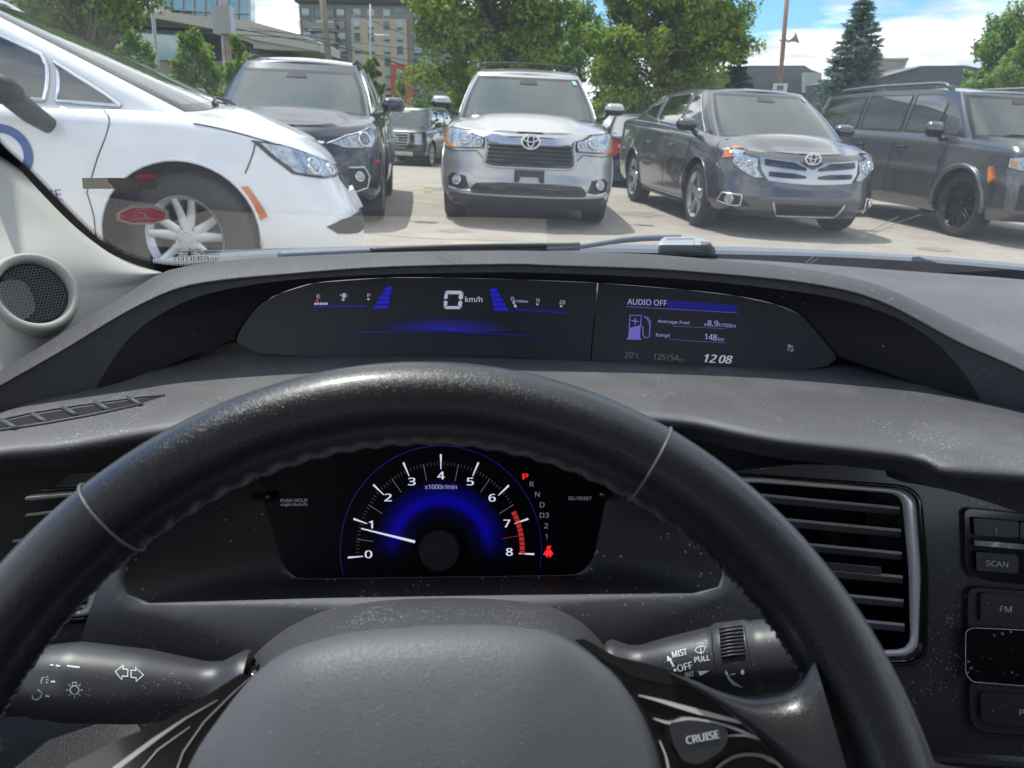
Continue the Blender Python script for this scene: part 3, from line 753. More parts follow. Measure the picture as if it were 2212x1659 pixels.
# ---- charcoal crossover right of it
sp=dict(w=1.905,fo=.96,wb=2.775,ro=1.08,p=2.7,Ln=.72,Lr=.4,rw=.362,rim=.255,tw=.235,flare=.03,lip=.014,crown=.085,ridge=(.50,.36,.02),
 top=[(-3.9,1.18),(-2.8,1.16),(-1.2,1.10),(-.2,1.03),(.35,.95),(.75,.875),(.96,.845)],bot=[(-4,.32),(-3,.24),(.3,.22),(.96,.215)],
 lev=std_lev(.0,.11),gh=dict(xc=.30,xh=-.72,xd=-3.7,xr=-2.95,wb=.79,wt=.60,Lc=.42,Lh=.20,Ld=.35,Lr=.3,roof=[(-3.5,1.42),(-2.4,1.53),(-1.4,1.565),(-.72,1.53)],crown=.035,bow=.035,cowl=.05))
c=Car('parked_crossover','charcoal crossover turned slightly, with V shaped chrome grille and silver wheels','suv',(3.0,9.32),-83.2,sp,'charcoal_paint')
c.body(); c.greenhouse(); windscreen(c,.95,.04,.95); wipers(c,.03); c.wheels(('pair',5))
side_windows(c,[[(-.28,.06),(-1.22,.06),(-1.22,.88),(-.98,.88)],[(-1.32,.06),(-2.25,.08),(-2.25,.86),(-1.32,.88)],[(-2.33,.1),(-3.0,.3),(-2.75,.72),(-2.33,.84)]])
gr=c.patch('grille',[(-.55,.83),(-.15,.80),(0,.72),(.15,.80),(.55,.83),(.53,.70),(.46,.60),(0,.575),(-.46,.60),(-.53,.70)],M['satin'],.010)[0]
def vgap(z0,z1,y1,dip,th):
    P=[]; n=8
    for k in range(-n,n+1): y=y1*k/n; P.append((y,z0+(z1-z0)*abs(k/n)-dip*max(0,1-abs(k/n)*2.6)))
    return [(y,z+th/2) for y,z in P]+[(y,z-th/2) for y,z in P[::-1]]
for (a,bz,y1,dp,th) in ((.755,.785,.50,.05,.062),(.655,.67,.46,.02,.052)):
    b=MB(); 
    for g in (1,-1):
        P=[(g*y,z) for y,z in ([(.07,a-dp*.75+th*.35),(.20,a+th*.5),(y1,bz+th*.4),(y1,bz-th*.5),(.20,a-th*.5),(.07,a-dp*.75-th*.1)])]
        patch(b,[c.cf(*p) for p in P],lambda u,v,h:c.surf(u,v,.022+h),.06,.002)
    b.build('grille_opening',M['gloss_black'],gr,world=False)
c.ringlogo((0,.815),.083,.055,.035)
headlight(c,[(.545,.82),(.70,.865),('s',.62,.925),('s',.50,.945),('s',.56,.89),(.78,.73),(.58,.60),(.50,.61),(.56,.70)],[(.80,.895),('s',.60,.93),('s',.52,.935),('s',.55,.87),('s',.66,.82),(.86,.80)],[(.74,.78,.045,'lens'),(.64,.75,.036,'lens')])
c.patch('lower_grille',[(-.34,.375),(.34,.375),(.42,.37),(.34,.255),(-.34,.255),(-.42,.37)],M['gloss_black'],.006)
b=MB(); mesh_grille(b,c,-.35,.35,.27,.36,5,.012,.006); b.build('lower_grille_bar',M['black_trim'],c.root,world=False)
c.strip('lower_grille_trim',[(-.40,.38),(-.33,.25),(.33,.25),(.40,.38)],.024,M['satin'],.012)
c.patch('fog_recess',[(.60,.33),(.74,.44),(.86,.46),(.88,.38),(.80,.32)],M['black_trim'],.004,mirror=True)
lamp_round(c,.80,.395,.042,.016,c.root)
c.strip('fog_trim',[(.70,.44),(.86,.45),(.88,.36),(.74,.325),(.70,.34),(.70,.44)],.016,M['chrome'],.012,mirror=True)
seams(c,[[('s',.30,.97),('s',.40,.90),('s',.50,.85),('s',.42,.65)],[('s',-.42,1.03),('s',-.40,.36),('s',-.5,.28)],[('s',-1.28,1.08),('s',-1.28,.28)],[('s',-2.2,1.12),('s',-2.25,.8)],[('s',-.5,.30),('s',-2.3,.30)]])
handles(c,[-1.02,-1.98],.88); c.mirror(-.42,.99,1.13,M['charcoal_paint'],(.16,.24,.15))
c.strip('sill_cladding',[('s',-.45,.245),('s',-2.35,.255)],.05,M['black_trim'],.0,mirror=True)
b=MB(); patch(b,[c.gfy(.80,.84),c.gfy(.86,.84),c.gfy(.86,.92),c.gfy(.80,.92)],lambda u,v,h:c.gsurf(u,v,.012),.04); b.build('service_sticker',M['sticker_green'],c.root,world=False)
# ---- boxy dark grey SUV at the right
sp=dict(w=1.90,fo=.87,wb=2.815,ro=1.12,p=4.5,Ln=.35,Lr=.25,rw=.375,rim=.275,tw=.24,flare=.045,lip=.05,crown=.03,ridge=(.62,.60,.02),rimmat='dark_alloy',
 top=[(-4,1.17),(-2.5,1.165),(-.5,1.13),(.3,1.08),(.87,1.02)],bot=[(-4,.32),(-3,.25),(.3,.25),(.87,.27)],
 lev=[(0,-.10,.08,.08),(.08,-.03,.03,.02),(.2,0,0,0),(.5,-.01,0,.0),(.6,-.03,.015,.02),(.8,-.03,.03,.02),(.93,-.05,.04,.03),(1,-.12,.07,.07)],
 gh=dict(xc=-.10,xh=-.60,xd=-3.88,xr=-3.75,wb=.82,wt=.70,Lc=.22,Lh=.12,Ld=.2,Lr=.2,p=4,roof=[(-3.8,1.64),(-2.2,1.69),(-1.2,1.69),(-.6,1.64)],crown=.03,bow=.02,cowl=.02))
c=Car('boxy_suv','boxy matte dark grey SUV with dark spoked wheels at the right edge','suv',(6.12,9.45),-81,sp,'grey_paint')
c.body(); c.greenhouse(); windscreen(c,.95,.05,.94); wipers(c,.04); c.wheels(('twist',10))
side_windows(c,[[(-.42,.08),(-.72,.08),(-.72,.50)],[(-.78,.08),(-1.42,.08),(-1.42,.88),(-.90,.88),(-.78,.70)],[(-1.52,.08),(-2.45,.08),(-2.45,.88),(-1.52,.88)],[(-2.55,.08),(-3.55,.08),(-3.5,.88),(-2.55,.88)]],'black_trim')
headlight(c,[(.56,.94),(.88,.955),('s',.60,.94),('s',.62,.83),(.86,.80),(.60,.80)],[(.89,.90),('s',.66,.90),('s',.66,.85),(.89,.85)],[(.80,.875,.04,'lens'),(.68,.875,.04,'lens')],'lens')
c.patch('grille',[(-.54,.93),(.54,.93),(.54,.80),(-.54,.80)],M['gloss_black'],.006)
c.patch('air_curtain',[(.74,.66),(.86,.66),(.86,.40),(.74,.40)],M['black_trim'],.006,mirror=True)
c.patch('lower_grille',[(-.6,.66),(.6,.66),(.66,.36),(-.66,.36)],M['black_trim'],.008)
c.patch('side_marker',[('s',.40,.82),('s',.44,.83),('s',.52,.70),('s',.47,.66)],M['amber'],.045,mirror=True)
seams(c,[[('s',-.45,1.12),('s',-.48,.5)],[('s',-1.47,1.14),('s',-1.47,.32)],[('s',-2.5,1.14),('s',-2.45,.6)]])
handles(c,[-1.25,-2.2],.98,M['black_trim']); c.mirror(-.56,1.03,1.20,M['grey_paint'],(.15,.22,.19)); c.rails(.66,-.85,-3.5,M['grey_paint'],.065,.024)
# ---- navy SUV left of the silver one
sp=dict(w=1.88,fo=.93,wb=2.70,ro=1.06,p=2.8,Ln=.68,Lr=.35,rw=.365,rim=.24,tw=.235,flare=.03,lip=.014,crown=.075,ridge=(.56,.46,.03),
 top=[(-4,1.18),(-2.2,1.15),(-.4,1.08),(.3,1.01),(.7,.95),(.93,.91)],bot=[(-4,.32),(-3,.24),(.3,.22),(.93,.24)],
 lev=std_lev(.01,.10),gh=dict(xc=.16,xh=-.66,xd=-3.6,xr=-3.1,wb=.80,wt=.60,Lc=.36,Lh=.18,Ld=.3,Lr=.3,roof=[(-3.4,1.53),(-2.2,1.62),(-1.2,1.63),(-.66,1.575)],crown=.035,bow=.03,cowl=.045))
c=Car('navy_suv','dark navy SUV behind the white minivan, its right headlight showing','suv',(-2.36,8.45),-83,sp,'navy_paint')
c.body(); c.greenhouse(); windscreen(c,.95,.04,.86); wipers(c,.03); c.wheels(('split',5))
side_windows(c,[[(-.25,.08),(-1.15,.07),(-1.15,.86),(-.9,.86)],[(-1.25,.07),(-2.1,.08),(-2.1,.86),(-1.25,.87)],[(-2.2,.15),(-3.0,.35),(-2.8,.8),(-2.2,.86)]])
gr=c.patch('grille',[(-.42,.86),(.42,.86),(.40,.70),(.25,.56),(-.25,.56),(-.40,.70)],M['gloss_black'],.006)[0]
b=MB(); mesh_grille(b,c,-.4,.4,.58,.85,3,.022,.03); b.build('grille_bar',M['chrome'],gr,world=False)
hl=headlight(c,[(.42,.80),(.60,.875),(.80,.945),('s',.45,.965),('s',.50,.86),(.84,.765),(.60,.755)],None,[(.76,.845,.062,'lens_dark')])
c.strip('headlight_strip',[(.42,.80),(.60,.875),(.80,.945)],.014,M['chrome'],.022,mirror=True)
c.strip('headlight_glow_strip',[(.55,.775),(.66,.77),(.72,.775)],.012,M['satin'],.022,mirror=True)
c.patch('fog_recess',[(.62,.58),(.80,.59),(.84,.50),(.78,.36),(.64,.36)],M['black_trim'],.004,mirror=True)
c.strip('fog_trim',[(.62,.585),(.76,.59),(.81,.50),(.79,.40),(.66,.36)],.02,M['satin'],.012,mirror=True)
lamp_round(c,.72,.50,.04,.02,c.root)
c.patch('side_reflector',[('s',.60,.66),('s',.50,.66),('s',.50,.63),('s',.60,.63)],M['red_lens'],.006,mirror=True)
seams(c,[[('s',-.40,1.07),('s',-.38,.4)],[('s',-1.2,1.1),('s',-1.2,.3)]])
c.mirror(-.26,1.03,1.19,M['navy_paint'],(.16,.25,.15)); c.rails(.57,-.85,-3.0,M['black_trim'],.03,.017)
for g in (1,-1): MB().tube([(-.20,g*(.95+.18*k/6),1.185+.004*math.sin(k)) for k in range(7)],.008,6).build('mirror_trim',M['chrome'],c.root,world=False)
# ---- white minivan, close on the left
sp=dict(w=2.02,fo=1.01,wb=3.09,ro=1.1,p=2.85,Ln=.88,Lr=.4,rw=.368,rim=.240,tw=.25,flare=.03,lip=.02,crown=.065,ridge=(.62,.45,.015),Ra=.43,
 top=[(-4,1.12),(-2,1.10),(-.9,1.07),(-.3,1.055),(.2,1.03),(.55,.965),(.8,.885),(1.02,.81)],bot=[(-4,.25),(-3,.2),(.3,.17),(.97,.14)],
 lev=[(0,-.08,.10,.10),(.07,.02,.05,.04),(.16,.06,.02,0),(.30,.06,.0,0),(.48,.03,.0,.02),(.62,-.02,.01,.03),(.75,-.07,.02,.04),(.87,-.12,.04,.06),(.95,-.17,.065,.08),(1,-.25,.12,.10)],
 gh=dict(xc=.26,xh=-1.05,xd=-4.05,xr=-3.8,wb=.87,wt=.66,Lc=.48,Lh=.25,Ld=.3,Lr=.3,p=3.4,roof=[(-3.8,1.62),(-2.4,1.70),(-1.6,1.69),(-1.05,1.62)],crown=.05,bow=.035,cowl=.08))
c=Car('minivan','white minivan close on the left with a blue ring and letters on its door','minivan',(-2.16,5.42),14,sp,'white_paint')
van=c
c.body(); c.greenhouse(); windscreen(c,.93,.04,.95,gl='side_glass')
wipers(c,.04); c.wheels(('split',5),-22)
side_windows(c,[[(-.28,.06),(-.60,.06),(-.60,.40)],[(-.66,.06),(-1.75,.06),(-1.75,.88),(-1.30,.88),(-.66,.46)],[(-1.85,.06),(-2.9,.06),(-2.9,.88),(-1.85,.88)]],'chrome',tw=.022)
headlight(c,[('s',.40,.92),('s',.55,.90),(.74,.855),(.52,.795),(.38,.755),(.36,.72),(.52,.70),(.72,.70),('s',.62,.735),('s',.50,.83)],None,[(.76,.77,.045,'lens'),(.60,.745,.032,'lens')],'lens')
c.patch('grille',[(-.38,.765),(.38,.765),(.44,.67),(.30,.60),(-.30,.60),(-.44,.67)],M['black_trim'],.006)
c.patch('lower_grille',[(.86,.425),(.74,.455),(.50,.465),(-.50,.465),(-.74,.455),(-.86,.425),(-.80,.375),(-.6,.35),(.6,.35),(.80,.375)],M['black_trim'],.006)
c.patch('side_marker',[('s',.32,.66),('s',.37,.67),('s',.47,.50),('s',.43,.48)],M['amber'],.012,mirror=True)
c.patch('front_plate',[(-.15,.58),(.15,.58),(.15,.46),(-.15,.46)],M['plate_white'],.03)
c.strip('bumper_seam',[('s',.42,.90),('s',.36,.74)],.008,M['well'],.001,mirror=True)
c.strip('hood_seam',[('s',.10,1.0),('s',.45,.925),(.80,.865)],.008,M['well'],.001,mirror=True)
seams(c,[[('s',-.36,1.05),('s',-.40,.80),('s',-.47,.62),('s',-.50,.25)],[('s',-1.72,1.08),('s',-1.75,.25)]])
# mirror on a dark stalk
b=MB(); rows=[]
for k in range(11):
    u=-1+k/5; r=max(.10,(1-abs(u)**4))**.5
    rows.append([Vector((-.86+.22*u*.95,-(1.20+.05*math.cos(a)*r),1.135-.02*u+.085*r*math.sin(a)*(1 if math.sin(a)>0 else .8))) for a in [2*math.pi*j/18 for j in range(18)]])
b.grid(rows,True,True); b.tube([(-.72,-1.17,1.10),(-.66,-1.10,1.02),(-.60,-1.03,.96)],[.06,.055,.045],10)
b.build('wing_mirror',M['black_trim'],c.root,world=False)
def vansurf(x,z,off=.002):
    t,q=c.cs(x,z); return c.surf(-t,q,off)
b=MB(); n=48; rx_,rz_=-.86,.81
o=[vansurf(rx_+.150*math.cos(2*math.pi*k/n),rz_+.150*math.sin(2*math.pi*k/n),.004) for k in range(n)]
i=[vansurf(rx_+.105*math.cos(2*math.pi*k/n),rz_+.105*math.sin(2*math.pi*k/n),.004) for k in range(n)]
b.add(o+i,[(k,(k+1)%n,n+(k+1)%n,n+k) for k in range(n)]); b.build('door_logo_ring',M['logo_blue'],c.root,world=False,smooth=False)
b=MB(); v,f=text2d('INE',.0); x1_=max(a for a,bb in v); b.add([vansurf(-.595+(a-x1_)*.115,.578+bb*.115,.004) for a,bb in v],f); b.build('door_lettering',M['logo_blue'],c.root,world=False,smooth=False)
# ---- black SUV far behind
sp=dict(w=2.04,fo=.95,wb=2.95,ro=1.2,p=5,Ln=.30,Lr=.25,rw=.41,rim=.29,tw=.26,flare=.02,lip=.02,crown=.04,ridge=(.6,.55,.03),
 top=[(-4,1.25),(-1,1.22),(.3,1.18),(.95,1.12)],bot=[(-4,.32),(.95,.30)],lev=std_lev(0,.06),
 gh=dict(xc=.05,xh=-.7,xd=-4.0,xr=-3.85,wb=.86,wt=.72,Lc=.25,Lh=.15,Ld=.2,Lr=.2,p=4,roof=[(-4,1.84),(-.7,1.84)],crown=.04,bow=.02))
c=Car('black_suv','black SUV with tall chrome barred grille parked far behind','suv',(-3.85,27.0),-98,sp,'black_paint')
c.body(); c.greenhouse(); windscreen(c,.93,.06,.93); c.wheels(('pair',5))
side_windows(c,[[(-.4,.1),(-1.4,.1),(-1.4,.88),(-.9,.88)],[(-1.5,.1),(-2.5,.1),(-2.5,.88),(-1.5,.88)],[(-2.6,.1),(-3.6,.1),(-3.6,.88),(-2.6,.88)]],'black_trim')
gr=c.patch('grille',[(-.46,1.06),(.46,1.06),(.50,.84),(.36,.60),(-.36,.60),(-.50,.84)],M['satin'],.01)[0]
b=MB()
for k in range(5):
    z=.655+.085*k; patch(b,[c.cf(-.42+.0*k,z+.022),c.cf(.42,z+.022),c.cf(.42,z-.022),c.cf(-.42,z-.022)],lambda u,v,h:c.surf(u,v,.02),.1)
b.build('grille_opening',M['gloss_black'],gr,world=False)
b=MB(); p=c.front_pt(0,.86,.03); b.tube([p+Vector((0,.10*math.cos(a),.10*math.sin(a))) for a in [2*math.pi*k/20 for k in range(21)]],.018,6,False); b.build('emblem',M['chrome'],gr,world=False)
c.patch('headlight',[(.62,1.06),(.86,1.07),(.88,.72),(.66,.74)],M['lens'],.01,mirror=True)
c.patch('lower_grille',[(-.6,.5),(.6,.5),(.6,.36),(-.6,.36)],M['satin'],.01)
c.mirror(-.3,1.14,1.35,M['black_paint'],(.15,.22,.2)); c.rails(.66,-.9,-3.6,M['satin'],.04,.015)
# ---- blue saloon showing only its tail
sp=dict(w=1.86,fo=.9,wb=2.83,ro=1.1,p=2.6,Ln=.7,Lr=.45,rw=.34,rim=.23,tw=.22,flare=.02,lip=.012,crown=.05,pr=3.2,
 top=[(-3.93,1.02),(-3.2,1.06),(-2.2,1.04),(-.4,.99),(.5,.88),(.9,.78)],bot=[(-4,.28),(-3,.2),(.9,.2)],lev=std_lev(0,.09,.14),
 gh=dict(xc=.2,xh=-.9,xd=-3.35,xr=-2.5,wb=.78,wt=.56,Lc=.4,Lh=.2,Ld=.3,Lr=.2,roof=[(-2.6,1.41),(-1.5,1.44),(-.9,1.41)],crown=.04,bow=.03))
c=Car('blue_sedan','dark blue car seen from behind, red tail light beside the silver SUV','sedan',(2.42,18.4),91,sp,'blue_paint')
c.body(); c.greenhouse(); windscreen(c); c.wheels(('pair',5))
b=MB(); patch(b,[(2.35,.1),(3,.1),(3,.9),(2.35,.9)],lambda u,v,h:c.gsurf(u,v,.006),.08)
patch(b,[(-2.35,.1),(-3,.1),(-3,.9),(-2.35,.9)],lambda u,v,h:c.gsurf(u,v,.006),.08); b.build('rear_window',M['car_glass'],c.root,world=False)
for g in (1,-1):
    P=[('s',-3.45,.93),('r',.72,.96),('r',.42,.94),('r',.42,.82),('r',.60,.79),('r',.78,.70),('s',-3.5,.72)]
    b=MB(); patch(b,[(g*t,q) for t,q in c.pts(P)],lambda u,v,h:c.surf(u,v,.01+h),.08,.01); tl=b.build('tail_light',M['red_lens'],c.root,world=False)
    P=[('r',.70,.90),('r',.44,.90),('r',.44,.855),('r',.66,.85)]
    b=MB(); patch(b,[(g*t,q) for t,q in c.pts(P)],lambda u,v,h:c.surf(u,v,.02+h),.08,.01); b.build('reverse_light',M['plate_white'],tl,world=False)
P=[(g*y,z) for g in(1,) for y,z in ((.7,.40),(-.7,.40),(-.66,.28),(.66,.28))]
b=MB(); patch(b,[c.cr(y,z) if y>0 else c.cr(y,z) for y,z in P[:0]] or [c.cr(.7,.42),c.cr(.1,.42),c.cr(.1,.3),c.cr(.7,.3)],lambda u,v,h:c.surf(u,v,.006),.1); b.build('rear_diffuser',M['black_trim'],c.root,world=False)
# ------------------------------------------------------------------ ground
def gpt(px,py,h=0):
    d=ray(px,py); t=(h-CAMZ)/(d.z+KT*d.x); return EYE+d*t
def sheet(name,x0,x1,y0,y1,m,lift,nx=1,ny=1,kind='structure'):
    b=MB(); b.grid([[(x0+(x1-x0)*i/nx,y0+(y1-y0)*j/ny,ground_z(x0+(x1-x0)*i/nx,y0+(y1-y0)*j/ny)+lift) for i in range(nx+1)][::-1] for j in range(ny+1)])
    o=b.build(name,m,smooth=False); o['kind']=kind; return o
sheet('ground',-500,500,-120,900,M['grass'],-.16,1,340)
sheet('parking_lot',-34,40,-30,30,M['asphalt'],0,1,60)
for i,(x0,x1) in enumerate(((-34,40),)):
    b=MB(); b.box((3,30.1,ground_z(3,30)+.02),(74,.18,.26),TILT.to_3x3()); tag(b.build('kerb',mat('concrete',(.42,.41,.38),.85,var=(4,(.30,.29,.27)),bump=(40,.4,.01)),smooth=False),kind='structure')
sheet('road',-200,200,40,48,mat('road_asphalt',(.10,.10,.10),.9,var=(2,(.14,.14,.135))),-.14)
# cracks and worn yellow paint
b=MB()
def gstrip(b,pts,w,lift=.004):
    P=[Vector(p) for p in pts]; F=[]
    for a,c_ in zip(P,P[1:]):
        for k in range(6): F.append(a.lerp(c_,k/6)+Vector((random.uniform(-.03,.03),random.uniform(-.02,.02))))
    F.append(P[-1]); poly=strip2d(F,w); n=len(F)
    b.add([(p.x,p.y,ground_z(p.x)+lift) for p in poly],[(k,k+1,2*n-2-k,2*n-1-k) for k in range(n-1)])
for pts in ([(-1.7,13.6),(.2,13.9),(3,13.5),(8,14)],[(-3,8.0),(-1,7.3),(1.2,7.4),(3.4,6.9),(6,7.1)],[(-2,10.5),(-.8,10.1),(.4,10.6)]): gstrip(b,pts,.013)
b.build('pavement_crack',M['crack'],smooth=False)['kind']='structure'
mat('oil_stain',(.22,.20,.175),.8,var=(14,(.31,.28,.24))); rg=random.Random(31)
for (sx,sy,sr) in ((-.6,7.9,.16),(1.6,10.2,.3),(.9,7.0,.10),(4.4,8.1,.18),(-1.1,12.6,.35),(2.6,6.9,.12),(5.4,7.4,.15)):
    b=MB(); P=[(sx+sr*rg.uniform(.55,1.25)*math.cos(a),sy+sr*rg.uniform(.5,1.2)*math.sin(a)) for a in [6.283*k/26 for k in range(26)]]
    b.add([(x,y,ground_z(x,y)+.0035) for x,y in P],[tuple(range(26))]); b.build('oil_stain',M['oil_stain'],smooth=False)['kind']='structure'
for k,(a,e) in enumerate((((-1.35,11.9),(-1.38,12.5)),)):
    b=MB(); gstrip(b,[a,e],.09,.006); b.build('parking_line',M['yellow_paint'],smooth=False)['kind']='structure'
# ------------------------------------------------------------------ trees
def leafmat(name,c1,c2,tr=.35):
    m=bpy.data.materials.new(name); m.use_nodes=True; t=m.node_tree; N=t.nodes; L=t.links; N.clear()
    o=N.new('ShaderNodeOutputMaterial'); d=N.new('ShaderNodeBsdfDiffuse'); tr_=N.new('ShaderNodeBsdfTranslucent'); g=N.new('ShaderNodeBsdfGlossy'); g.inputs['Roughness'].default_value=.45
    tcn=N.new('ShaderNodeTexCoord'); no=N.new('ShaderNodeTexNoise'); no.inputs['Scale'].default_value=2.2; no.inputs['Detail'].default_value=6; no.inputs['Roughness'].default_value=.7; L.new(tcn.outputs['Object'],no.inputs['Vector'])
    r=N.new('ShaderNodeValToRGB'); r.color_ramp.elements[0].position=.38; r.color_ramp.elements[1].position=.64; r.color_ramp.elements[0].color=c1+(1,); r.color_ramp.elements[1].color=c2+(1,)
    L.new(no.outputs[0],r.inputs[0]); L.new(r.outputs[0],d.inputs[0]); L.new(r.outputs[0],tr_.inputs[0])
    x=N.new('ShaderNodeMixShader'); x.inputs[0].default_value=tr; L.new(d.outputs[0],x.inputs[1]); L.new(tr_.outputs[0],x.inputs[2])
    y=N.new('ShaderNodeMixShader'); y.inputs[0].default_value=.04; L.new(x.outputs[0],y.inputs[1]); L.new(g.outputs[0],y.inputs[2]); L.new(y.outputs[0],o.inputs[0])
    M[name]=m; return m
leafmat('maple_leaf',(.06,.17,.02),(.42,.54,.05),.55)
leafmat('green_leaf',(.06,.17,.025),(.32,.48,.06),.55)
leafmat('pale_leaf',(.09,.23,.04),(.36,.52,.11),.55)
leafmat('blue_needle',(.09,.16,.14),(.27,.38,.33),.4)
leafmat('dark_needle',(.035,.07,.05),(.08,.13,.08),.3)
mat('bark',(.10,.075,.055),.9,bump=(12,.8,.03),var=(5,(.17,.14,.11)))
def tree(name,label,x,y,h,rx,zlo,lm,n,leaf=.14,seed=1,kind='round',cat='tree',group='trees beyond the parking lot',trunk=.13,clumps=46,sq=.8,fill=.75):
    rg=random.Random(seed); gz=ground_z(x,y)-.14; h+=.4*min(1,max(0,(y-15)/12)); zlo+=.2
    root=empty(name,(x,y,gz),label,cat,group)
    tk=MB(); top=h*.93
    P=[Vector((x+.05*math.sin(i),y+.04*math.cos(i*1.7),gz+top*i/9)) for i in range(10)]
    tk.tube(P,[trunk*(1-.9*i/9) for i in range(10)],8)
    C_=[]
    zc=(zlo+h)/2; hz=(h-zlo)/2
    for i in range(clumps):
        while 1:
            v=Vector((rg.uniform(-1,1),rg.uniform(-1,1),rg.uniform(-1,1)))
            if .25<v.length<1: break
        v=v.normalized()*(v.length**.45)
        f=1.0
        if kind=='egg': f=1-.55*max(0,v.z)**1.3
        if kind=='column': f=1-.3*abs(v.z)
        if kind=='cone': f=1.1-.6*(v.z+1)/2
        c_=Vector((x+v.x*rx*f,y+v.y*rx*f,gz+zc+v.z*hz)); C_.append((c_,(rg.uniform(.10,.20) if i%3==0 else rg.uniform(.17,.31))*min(rx,hz)*1.2))
        a=Vector((x,y,max(gz+zlo*.7,c_.z-abs(rx)*.6))); mid=a.lerp(c_,.55)+Vector((0,0,-.08*rx))
        tk.tube([a,mid,c_],[trunk*.28,trunk*.16,trunk*.05],5)
    tk.build('trunk',M['bark'],root)
    cb=MB(); V=cb.v; F=cb.f; per=max(4,n//clumps)
    for c_,r in C_:
        k_=int(per*(r/(.26*min(rx,hz)))**1.5)
        ax=(Vector((c_.x-x,c_.y-y,(c_.z-gz-zc)*.6+rx*.55))+Vector((rg.uniform(-.5,.5),rg.uniform(-.5,.5),rg.uniform(-.2,.5)))*rx*.5).normalized(); st=rg.uniform(1.0,2.3)
        for j in range(k_):
            d=Vector((rg.gauss(0,1),rg.gauss(0,1),rg.gauss(0,1))).normalized()*(rg.random()**fill)*r
            al=d.dot(ax); d=(d-ax*al)*(1-.45*max(0,al)/r)+ax*al*st
            p=c_+Vector((d.x*1.05,d.y*1.05,d.z*.95)); s_=leaf*rg.uniform(.6,1.25)
            nrm=(d.normalized()*.6+Vector((rg.uniform(-1,1),rg.uniform(-1,1),rg.uniform(-.4,1)))).normalized()
            t=nrm.orthogonal().normalized(); t.rotate(Matrix.Rotation(rg.uniform(0,6.28),3,nrm)); bt=nrm.cross(t)
            i0=len(V); V+= [p-t*s_*.5,p+bt*s_*.34+nrm*s_*.08,p+t*s_*.55,p-bt*s_*.34+nrm*s_*.08]; F.append((i0,i0+1,i0+2,i0+3))
    cb.build('crown',M[lm],root,smooth=False)
    return root
def spruce(name,label,x,y,h,r,lm,seed,tiers=26,zlo=.4,dens=1,group='trees beyond the parking lot'):
    rg=random.Random(seed); gz=ground_z(x,y)-.14; h+=.45; root=empty(name,(x,y,gz),label,'spruce tree',group)
    MB().tube([(x,y,gz),(x,y,gz+h*.5),(x,y,gz+h)],[.16,.09,.015],8).build('trunk',M['bark'],root)
    cb=MB(); V=cb.v;F=cb.f
    for i in range(tiers):
        u=i/(tiers-1); z=gz+zlo+(h-zlo)*u**.92; rr=r*(1-u)**.8*rg.uniform(.82,1.12)+.05; nb=int(10+14*(1-u))
        a0=rg.uniform(0,6)
        for b_ in range(nb):
            a=a0+2*math.pi*b_/nb+rg.uniform(-.2,.2); L_=rr*rg.uniform(.7,1.18); lift=rg.uniform(.0,.22)
            segs=max(5,int(L_*17*dens))
            for k in range(segs):
                s_=(k+.4)/segs; c_=Vector((x+math.cos(a)*L_*s_,y+math.sin(a)*L_*s_,z-L_*.32*s_+L_*(.20+lift)*s_*s_))
                wid=.22*(1-s_*.6)*min(1,L_)
                for q in range(5):
                    d=Vector((rg.uniform(-1,1),rg.uniform(-1,1),rg.uniform(-.75,.35)))
                    p=c_+Vector((d.x*wid*.5,d.y*wid*.5,d.z*wid*.5)); dd=(Vector((math.cos(a),math.sin(a),.1))+d*.9).normalized(); n_=dd.orthogonal().normalized(); n_.rotate(Matrix.Rotation(rg.uniform(0,6.28),3,dd)); l_=rg.uniform(.12,.24)
                    i0=len(V); V+=[p-n_*.036,p+dd*l_,p+n_*.036]; F.append((i0,i0+1,i0+2))
    cb.build('crown',M[lm],root,smooth=False)
    return root
def px_x(px,py,Y): return aY(px,py,Y).x
tree('maple_tree','broad green maple with yellow tips right behind the silver SUV',px_x(1056,200,25),25,8.6,1.95,1.35,'maple_leaf',120000,.135,3,'egg',clumps=130,trunk=.2)
tree('maple_tree','open crowned maple between the silver SUV and the charcoal crossover',px_x(1428,200,26),26,8.0,1.95,1.3,'maple_leaf',84000,.13,5,'egg',clumps=90,trunk=.2)
tree('slender_tree','thin pale green tree in the gap between the two big maples',px_x(1250,200,31),31,5.3,1.3,1.1,'pale_leaf',20000,.13,8,'egg',clumps=50)
tree('slender_tree','small upright tree in front of the brown apartment block',px_x(806,200,30),30,3.3,.45,1.2,'green_leaf',8000,.11,9,'column',clumps=50,trunk=.06)
tree('slender_tree','low young tree with orange tips left of the red brick wall',px_x(868,215,31),31,2.5,.55,.8,'maple_leaf',3000,.11,19,'egg',clumps=20,trunk=.04)
tree('overhanging_tree','big dark tree hanging over the white minivan at the upper left corner',px_x(165,20,17),17,7.4,3.1,2.65,'green_leaf',50000,.11,11,'egg',clumps=95,trunk=.18)
tree('young_tree','bushy young tree in front of the canopy building, nearest the minivan',px_x(425,200,20),20,2.9,.80,.6,'green_leaf',12000,.10,12,'cone',clumps=60,trunk=.06)
tree('young_tree','young tree behind the rusty pole with the box',px_x(527,200,21),21,2.9,.6,.6,'green_leaf',8000,.10,13,'cone',clumps=46,trunk=.06)
tree('young_tree','narrow young tree beside the pale lamp pole at the left',px_x(300,150,20),20,2.9,.7,.6,'pale_leaf',8000,.10,14,'cone',clumps=46,trunk=.06)
spruce('blue_spruce','tall blue spruce behind the charcoal crossover, reaching the clouds',px_x(1842,170,27),27,5.6,1.5,'blue_needle',21,34)
spruce('small_spruce','small dark spruce beside the open crowned maple',px_x(1590,180,29),29,3.9,1.35,'dark_needle',22,22)
